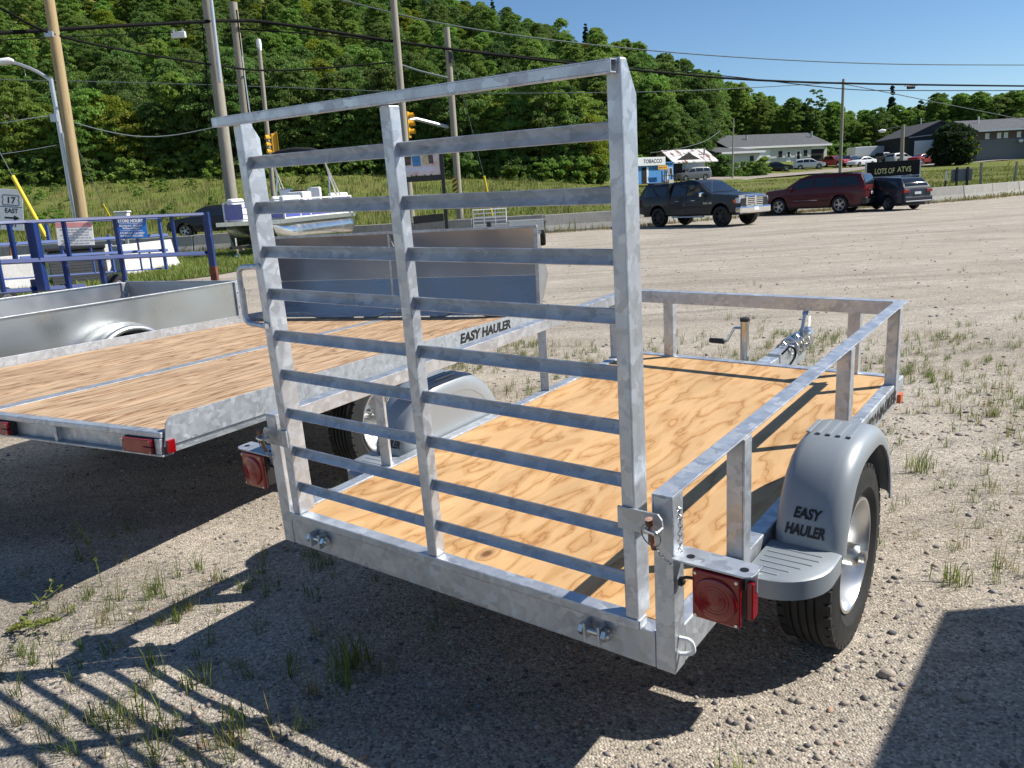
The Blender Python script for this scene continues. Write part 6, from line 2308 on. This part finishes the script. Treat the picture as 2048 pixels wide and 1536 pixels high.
# the rest of the wood reads as one mass: instances on points
kit = bpy.data.collections.new('forest_kit')
for k, (cm, tm, shp, mt) in enumerate(KINDS):
    o = bpy.data.objects.new('kit_%02d' % k, cm)
    kit.objects.link(o)
me = bpy.data.meshes.new('forest_points')
me.from_pydata([(r_[0], r_[1], r_[2]) for r_ in rest], [], [])
for nm, typ, idx in (('sc', 'FLOAT', 3), ('rz', 'FLOAT', 4), ('kd', 'INT', 5)):
    at_ = me.attributes.new(nm, typ, 'POINT')
    at_.data.foreach_set('value', [r_[idx] for r_ in rest])
fo = bpy.data.objects.new('forest', me)
COL.objects.link(fo)
tag(fo, kind='stuff')
def scatter_nodes(name, coll):
    ng = bpy.data.node_groups.new(name, 'GeometryNodeTree')
    ng.interface.new_socket('Geometry', in_out='INPUT', socket_type='NodeSocketGeometry')
    ng.interface.new_socket('Geometry', in_out='OUTPUT', socket_type='NodeSocketGeometry')
    N = ng.nodes.new
    gi, go = N('NodeGroupInput'), N('NodeGroupOutput')
    ip = N('GeometryNodeInstanceOnPoints')
    ci = N('GeometryNodeCollectionInfo')
    ci.inputs['Collection'].default_value = coll
    ci.inputs['Separate Children'].default_value = True
    ci.inputs['Reset Children'].default_value = True
    ip.inputs['Pick Instance'].default_value = True
    def attr(nm, typ):
        a = N('GeometryNodeInputNamedAttribute')
        a.data_type = typ
        a.inputs['Name'].default_value = nm
        return a.outputs[0]
    cx = N('ShaderNodeCombineXYZ')
    L = ng.links.new
    L(attr('rz', 'FLOAT'), cx.inputs[2])
    L(gi.outputs[0], ip.inputs['Points'])
    L(ci.outputs[0], ip.inputs['Instance'])
    L(attr('kd', 'INT'), ip.inputs['Instance Index'])
    L(cx.outputs[0], ip.inputs['Rotation'])
    L(attr('sc', 'FLOAT'), ip.inputs['Scale'])
    L(ip.outputs[0], go.inputs[0])
    return ng
md = fo.modifiers.new('scatter', 'NODES')
md.node_group = scatter_nodes('forest_scatter', kit)
tag(fo, 'far dense wood covering the hillside')
# shrubs at the forest edge
sh_kit = bpy.data.collections.new('shrub_kit')
for k, mt in enumerate(('leaf_mid', 'leaf_dark', 'leaf_bright')):
    o = bpy.data.objects.new('kit_%02d' % k, crown_mesh('shrub', 40 + k, 2.4, 1.7, -.2, mt, 22, 42, .30))
    sh_kit.objects.link(o)
pts = []
for k in range(520):
    a = rng.uniform(-.72, .78)
    Y = edge(a) - rng.uniform(-1, 4.5) ** 1 + rng.uniform(-1.5, 1.0)
    X = a * Y
    pts.append((X, Y, terr(X, Y), rng.uniform(.5, 1.35), rng.uniform(0, 6.28), 0 if rng.random() < .55 else (1 if rng.random() < .7 else 2)))
for k in range(60):
    a = rng.uniform(-.66, -.2)
    Y = rng.uniform(60, 100)
    pts.append((a * Y, Y, terr(a * Y, Y), rng.uniform(.15, .5), rng.uniform(0, 6.28), 0))
for k in range(24):
    a = rng.uniform(.24, .33)
    Y = rng.uniform(118, 124)
    pts.append((a * Y, Y, terr(a * Y, Y), rng.uniform(.3, .8), rng.uniform(0, 6.28), 0))
me = bpy.data.meshes.new('shrub_points')
me.from_pydata([p_[:3] for p_ in pts], [], [])
for nm, typ, idx in (('sc', 'FLOAT', 3), ('rz', 'FLOAT', 4), ('kd', 'INT', 5)):
    at_ = me.attributes.new(nm, typ, 'POINT')
    at_.data.foreach_set('value', [p_[idx] for p_ in pts])
uo = bpy.data.objects.new('undergrowth', me)
COL.objects.link(uo)
tag(uo, 'low bushes along the edge of the wood', kind='stuff')
uo.modifiers.new('scatter', 'NODES').node_group = scatter_nodes('shrub_scatter', sh_kit)
# single shrubs the photo shows apart
def single(name, x, Y, h_, r_, mat, label, seed, base=.2, cat_='tree', leaf=.22, ncl=150, shape='round'):
    X = xat(x, Y)
    rt = empty(name, (X, Y, terr(X, Y) - .1), label, cat_)
    o = bpy.data.objects.new('crown', crown_mesh('crown', seed, h_, r_, base, mat, ncl, 75, leaf, shape))
    COL.objects.link(o); o.parent = rt
    o = bpy.data.objects.new('trunk', trunk_mesh('trunk', seed, h_, r_, base, 'bark'))
    COL.objects.link(o); o.parent = rt
single('cedar_tree', 1901, 117, 5.6, 3.0, 'leaf_cedar', 'big round dark cedar between the dark garage and the grey house', 71)
single('young_tree', 1937, 116, 3.8, 1.3, 'leaf_bright', 'thin pale leafy sapling beside the round cedar', 72, .8, ncl=22)
single('bush', 1447, 119, 3.2, 1.7, 'leaf_dark', 'dark bush against the grey side wall of the pale annex', 73, .1, 'bush', ncl=50)
single('bush', 1525, 122, 2.6, 1.1, 'leaf_mid', 'slim bush by the black saloon car', 74, .1, 'bush', ncl=30)
single('ragged_tree', 1628, 158, 13.0, 2.0, 'leaf_dark', 'tall thin ragged tree standing above its neighbours behind the long building', 75, 3.0, ncl=60)
single('spruce_tree', 1777, 176, 15.5, 1.7, 'leaf_cedar', 'narrow spruce tip rising over the wood behind the message board', 76, 2, ncl=150, shape='cone')

# ------------------------------------------------------------------ grass on the bank and lawn
leaf_mat('grass_blade', (.15, .20, .035), (.21, .245, .055), (.29, .28, .09))
leaf_mat('grass_dry', (.22, .19, .075), (.28, .24, .10), (.17, .19, .05))
def blades(pts, h0, h1, nb, mat, name, label, w_=.006, spread=.05, seed=1, bendk=.5, z=None):
    rg = np.random.default_rng(seed)
    V, F = [], []
    for (x, y, zz) in pts:
        s_ = rg.uniform(.6, 1.25)
        for k in range(max(2, int(nb * rg.uniform(.6, 1.4)))):
            h_ = rg.uniform(h0, h1) * s_
            a = rg.uniform(0, 6.283)
            ox, oy = rg.normal(scale=spread, size=2)
            lean = rg.uniform(.1, bendk) * h_
            dx, dy = math.cos(a), math.sin(a)
            px, py = -dy * w_ * .5, dx * w_ * .5
            bx0, by0 = x + ox, y + oy
            o = len(V)
            V += [(bx0 - px, by0 - py, zz - .005), (bx0 + px, by0 + py, zz - .005),
                  (bx0 + dx * lean * .35 + px * .8, by0 + dy * lean * .35 + py * .8, zz + h_ * .55), (bx0 + dx * lean * .35 - px * .8, by0 + dy * lean * .35 - py * .8, zz + h_ * .55),
                  (bx0 + dx * lean, by0 + dy * lean, zz + h_)]
            F += [(o, o + 1, o + 2, o + 3), (o + 3, o + 2, o + 4)]
    me = bpy.data.meshes.new(name)
    me.from_pydata(V, [], F)
    me.materials.append(MAT[mat])
    me.update()
    o = bpy.data.objects.new(name, me)
    COL.objects.link(o)
    return tag(o, label, kind='stuff')
pts = []
for i in range(9000):
    a = rng.uniform(-.72, .72)
    Y = wall_y(a) + .3 + (100 - wall_y(a)) * rng.random() ** 1.7
    X = a * Y
    if X < 2.5 and abs(Y - interp(X, [-60, -30, -18, -6, 2], [54, 48.5, 47, 45.5, 44])) < 3.6:
        continue
    pts.append((X, Y, terr(X, Y)))
low = [p_ for p_ in pts if p_[0] / p_[1] > .09]
pts = [p_ for p_ in pts if p_[0] / p_[1] <= .09]
blades(low, .08, .2, 8, 'grass_blade', 'mown_grass', 'short mown grass on the bank below the buildings', .05, .4, 13)
blades(pts[:3300], .25, .6, 7, 'grass_blade', 'bank_grass', 'rough grass on the bank behind the wall', .06, .35, 3)
blades(pts[3300:], .35, .8, 6, 'grass_dry', 'dry_grass', 'dry seeding grass on the bank', .05, .3, 4)
pts = []
for i in range(9000):
    x, y = rng.uniform(-20, -5.9), rng.uniform(15.8, 35.2)
    inside = False
    j = len(lawn) - 1
    for k in range(len(lawn)):
        if (lawn[k][1] > y) != (lawn[j][1] > y) and x < (lawn[j][0] - lawn[k][0]) * (y - lawn[k][1]) / (lawn[j][1] - lawn[k][1]) + lawn[k][0]:
            inside = not inside
        j = k
    if inside and noise.noise(Vector((x * .5, y * .5, 1))) > -.35:
        pts.append((x, y, .02))
blades(pts, .06, .17, 8, 'grass_blade', 'lawn_grass', 'short grass round the concrete blocks and the boat', .022, .1, 5)
# weeds along the foot of the wall
pts = []
for i in range(900):
    s = rng.uniform(20, Ls[-1])
    p_ = wpt(s)
    pts.append((p_.x + rng.uniform(-.3, .3), p_.y - .3 - abs(rng.gauss(0, .45)), 0))
blades(pts, .1, .3, 7, 'grass_dry', 'wall_weeds', 'weeds along the foot of the concrete wall', .02, .12, 6)
# weeds coming through the gravel close by
pts, dry = [], []
for i in range(120):
    k = i % 5
    if k == 3 and i % 2:
        continue
    cxy = ((rng.uniform(1.5, 4.6), rng.uniform(2.6, 8)) if k < 3 else ((rng.uniform(-2.3, -.5), rng.uniform(1.6, 4.2)) if k == 3 else (rng.uniform(-.9, 1.6), rng.uniform(4.8, 8.5))))
    for j in range(rng.randint(4, 22)):
        x, y = cxy[0] + rng.gauss(0, .13), cxy[1] + rng.gauss(0, .16)
        (pts if rng.random() < .7 else dry).append((x, y, gz(x, y)))
for i in range(5200):
    x, y = rng.uniform(-4.5, 7), rng.uniform(1.0, 14)
    n1 = noise.noise(Vector((x * .55, y * .55, 8))) + .5 * noise.noise(Vector((x * 1.7, y * 1.7, 3)))
    side = 0.0
    if x > 1.2 and 2.6 < y < 9:
        side += .28
    if -2.2 < x < -.2 and 1.5 < y < 4.6:
        side += .2
    if -.6 < x < 1.3 and 4.6 < y < 8:
        side += .3
    if y > 8:
        side -= .3
    if n1 + side > .30 + rng.uniform(-.1, .22):
        (pts if rng.random() < .75 else dry).append((x, y, gz(x, y)))
leaf_mat('weed_green', (.14, .20, .035), (.20, .25, .05), (.28, .29, .085))
blades(pts, .025, .10, 13, 'weed_green', 'gravel_weeds', 'thin green weeds growing through the gravel', .0028, .012, 8, 1.1)
blades(dry, .03, .11, 12, 'grass_dry', 'gravel_dry_weeds', 'dry tufts growing through the gravel', .0026, .014, 9, 1.1)
for i, (px_, py_, h_, n_) in enumerate(((705, 1330, .16, 70), (690, 1370, .15, 50), (400, 1370, .12, 34), (470, 1470, .11, 30), (330, 1470, .10, 22), (265, 1440, .12, 26), (1990, 920, .1, 40), (1840, 940, .12, 44), (1475, 1560, .1, 20), (1910, 1170, .1, 44))):
    g = gnd(px_, py_)
    o = blades([(g.x, g.y, gz(g.x, g.y))] * 1, h_ * .6, h_ * 1.2, n_, 'weed_green', 'grass_tuft', None, .004, .03, 30 + i, .9)
    del o['kind']
    o.name = 'grass_tuft'
    where = ['in the shadow behind the ramp gate', 'just in front of the crossbar shadow', 'by the striped ramp shadow', 'between two slat shadows', 'at the lower end of the slat shadows', 'among small stones by the slat shadows', 'far out on the gravel beside the wheel', 'in front of the fender on the sunny gravel', 'below the tail lamp', 'near the corner of the square shadow'][i]
    tag(o, 'tuft of green grass ' + where, 'grass tuft', 'grass tufts in the gravel')
# creeping weed at the left edge and a tall seed stalk
def sprig(x, y, label, seed, stalk=False):
    g = gnd(x, y)
    rt = empty('weed_plant', (g.x, g.y, gz(g.x, g.y)), label, 'plant')
    rnd = random.Random(seed)
    ms, ml = MB(), MB()
    def leaf_(p, d, L_):
        d = Vector(d).normalized()
        s_ = d.cross(Vector((0, 0, 1))).normalized() * L_ * .32
        ml.add([p, p + d * L_ * .5 + s_, p + d * L_, p + d * L_ * .5 - s_], [(0, 1, 2, 3)])
    if stalk:
        P_ = [Vector((0, 0, 0)), Vector((-.012, .01, .10)), Vector((-.035, .015, .20)), Vector((-.07, .02, .30))]
        ms.tube(P_, .0022, 5, r1=.001)
        for k in range(60):
            t = rnd.uniform(.25, 1) * 2.99
            i = int(t)
            p = P_[i].lerp(P_[i + 1], t - i) if i < 3 else P_[3]
            leaf_(p, (rnd.uniform(-1, 1), rnd.uniform(-1, 1), rnd.uniform(-.2, 1)), rnd.uniform(.006, .016))
    else:
        for k in range(7):
            a = rnd.uniform(-.6, 1.2)
            p = Vector((0, 0, .005))
            P_ = [p.copy()]
            for i in range(7):
                p = p + Vector((math.cos(a) * .035, math.sin(a) * .035, rnd.uniform(.0, .02)))
                a += rnd.uniform(-.3, .3)
                P_.append(p.copy())
                for j in range(4):
                    leaf_(p, (rnd.uniform(-1, 1), rnd.uniform(-1, 1), rnd.uniform(.1, .8)), rnd.uniform(.012, .024))
            ms.tube(P_, .0018, 5, r1=.001)
    ms.build('stems', 'weed_green', rt)
    ml.build('leaves', 'weed_green', rt)
sprig(12, 1265, 'low creeping weed with small round leaves at the edge of the deck trailer shadow', 3)
sprig(205, 1175, 'tall dry seed stalk standing at the edge of the deck trailer shadow', 5, True)

# ------------------------------------------------------------------ loose stones
def stone_mat(name):
    t = NT(name)
    geo = t.n('NewGeometry')
    c = t.co()
    col = t.ramp(geo.outputs['Random Per Island'], [(0, (.10, .10, .105)), (.15, (.2, .185, .175)), (.35, (.32, .275, .23)), (.7, (.42, .36, .3)), (.86, (.26, .255, .26)), (.93, (.40, .25, .17)), (1, (.56, .52, .47))])
    col = t.mix(1.0, col, t.ramp(t.noise(c, 60, 4, .7), [(.3, .7), (.7, 1.2)]), 'MULTIPLY')
    t.set(col=col, rough=.85, spec=.25)
    t.bump(t.noise(c, 90, 3), .4, .003)
    MAT[name] = t.m
stone_mat('stone')
gr_ = (1 + 5 ** .5) / 2
ICO = np.array([(-1, gr_, 0), (1, gr_, 0), (-1, -gr_, 0), (1, -gr_, 0), (0, -1, gr_), (0, 1, gr_), (0, -1, -gr_), (0, 1, -gr_), (gr_, 0, -1), (gr_, 0, 1), (-gr_, 0, -1), (-gr_, 0, 1)], float) / math.sqrt(1 + gr_ * gr_)
ICF = [(0, 11, 5), (0, 5, 1), (0, 1, 7), (0, 7, 10), (0, 10, 11), (1, 5, 9), (5, 11, 4), (11, 10, 2), (10, 7, 6), (7, 1, 8), (3, 9, 4), (3, 4, 2), (3, 2, 6), (3, 6, 8), (3, 8, 9), (4, 9, 5), (2, 4, 11), (6, 2, 10), (8, 6, 7), (9, 8, 1)]
def pebbles(n, name, label, smin, smax, r0, r1, seed, pw):
    rg = np.random.default_rng(seed)
    vs_, fs_ = [], []
    for i in range(n):
        rr = r0 + (r1 - r0) * rg.uniform() ** pw
        a = rg.uniform(-.72, .72)
        x, y = math.sin(a) * rr, math.cos(a) * rr
        if noise.noise(Vector((x * .8, y * .8, 5))) + .4 * noise.noise(Vector((x * 3, y * 3, 1))) < rg.uniform(-.75, .25):
            continue
        s_ = smin * (smax / smin) ** (rg.uniform() ** 2.4)
        v = ICO * (1 + rg.uniform(-.22, .22, (12, 1)))
        v = v * np.array([s_, s_ * rg.uniform(.55, 1), s_ * rg.uniform(.35, .7)])
        t = rg.uniform(0, 6.28)
        c_, q_ = math.cos(t), math.sin(t)
        v = v @ np.array([[c_, q_, 0], [-q_, c_, 0], [0, 0, 1]])
        v += np.array([x, y, gz(x, y) + s_ * .12])
        o = len(vs_)
        vs_ += [tuple(p_) for p_ in v]
        fs_ += [(a_ + o, b_ + o, d_ + o) for a_, b_, d_ in ICF]
    me = bpy.data.meshes.new(name)
    me.from_pydata(vs_, [], fs_)
    me.materials.append(MAT['stone'])
    me.polygons.foreach_set('use_smooth', [True] * len(me.polygons))
    me.update()
    o = bpy.data.objects.new(name, me)
    COL.objects.link(o)
    return tag(o, label, kind='stuff')
pebbles(15000, 'pebbles', 'loose small pebbles over the gravel close by', .0035, .016, 1.35, 6.5, 11, 1.5)
pebbles(5000, 'far_pebbles', 'loose stones further out on the gravel lot', .008, .026, 5, 26, 12, 1.4)
for i, (px_, py_, s_, wh) in enumerate(((1775, 1352, .036, 'brown angular stone beside the square shadow'), (1932, 1396, .03, 'rounded blue-grey stone inside the square shadow'), (1600, 1400, .022, 'dark grey stone on the sunny gravel behind the wheel'),
                                       (300, 1295, .024, 'dark stone at the tip of the rail shadow'), (330, 1298, .018, 'pale stone beside the dark one at the rail shadow'), (165, 1355, .02, 'red-brown stone between the first slat shadows'),
                                       (392, 1430, .024, 'orange stone between two slat shadows'), (394, 1445, .016, 'small orange stone under the larger orange one'), (210, 1512, .022, 'pale stone at the lower end of the slat shadows'),
                                       (1690, 1405, .018, 'flat grey stone among pebbles behind the wheel'), (1640, 1485, .018, 'dark pebble near the lower edge of the lot'), (70, 1308, .017, 'white flat stone left of the rail shadow'))):
    g = gnd(px_, py_)
    rg = np.random.default_rng(100 + i)
    v = ICO * (1 + rg.uniform(-.18, .18, (12, 1))) * np.array([s_, s_ * .75, s_ * .55])
    m = MB(); m.add([tuple(p_) for p_ in v], ICF)
    o = m.build('stone', 'stone', None, smooth=True, angle=60)
    sb = o.modifiers.new('sub', 'SUBSURF'); sb.levels = 1; sb.render_levels = 1
    o.location = (g.x, g.y, gz(g.x, g.y) + s_ * .2)
    tag(o, wh, 'stone')
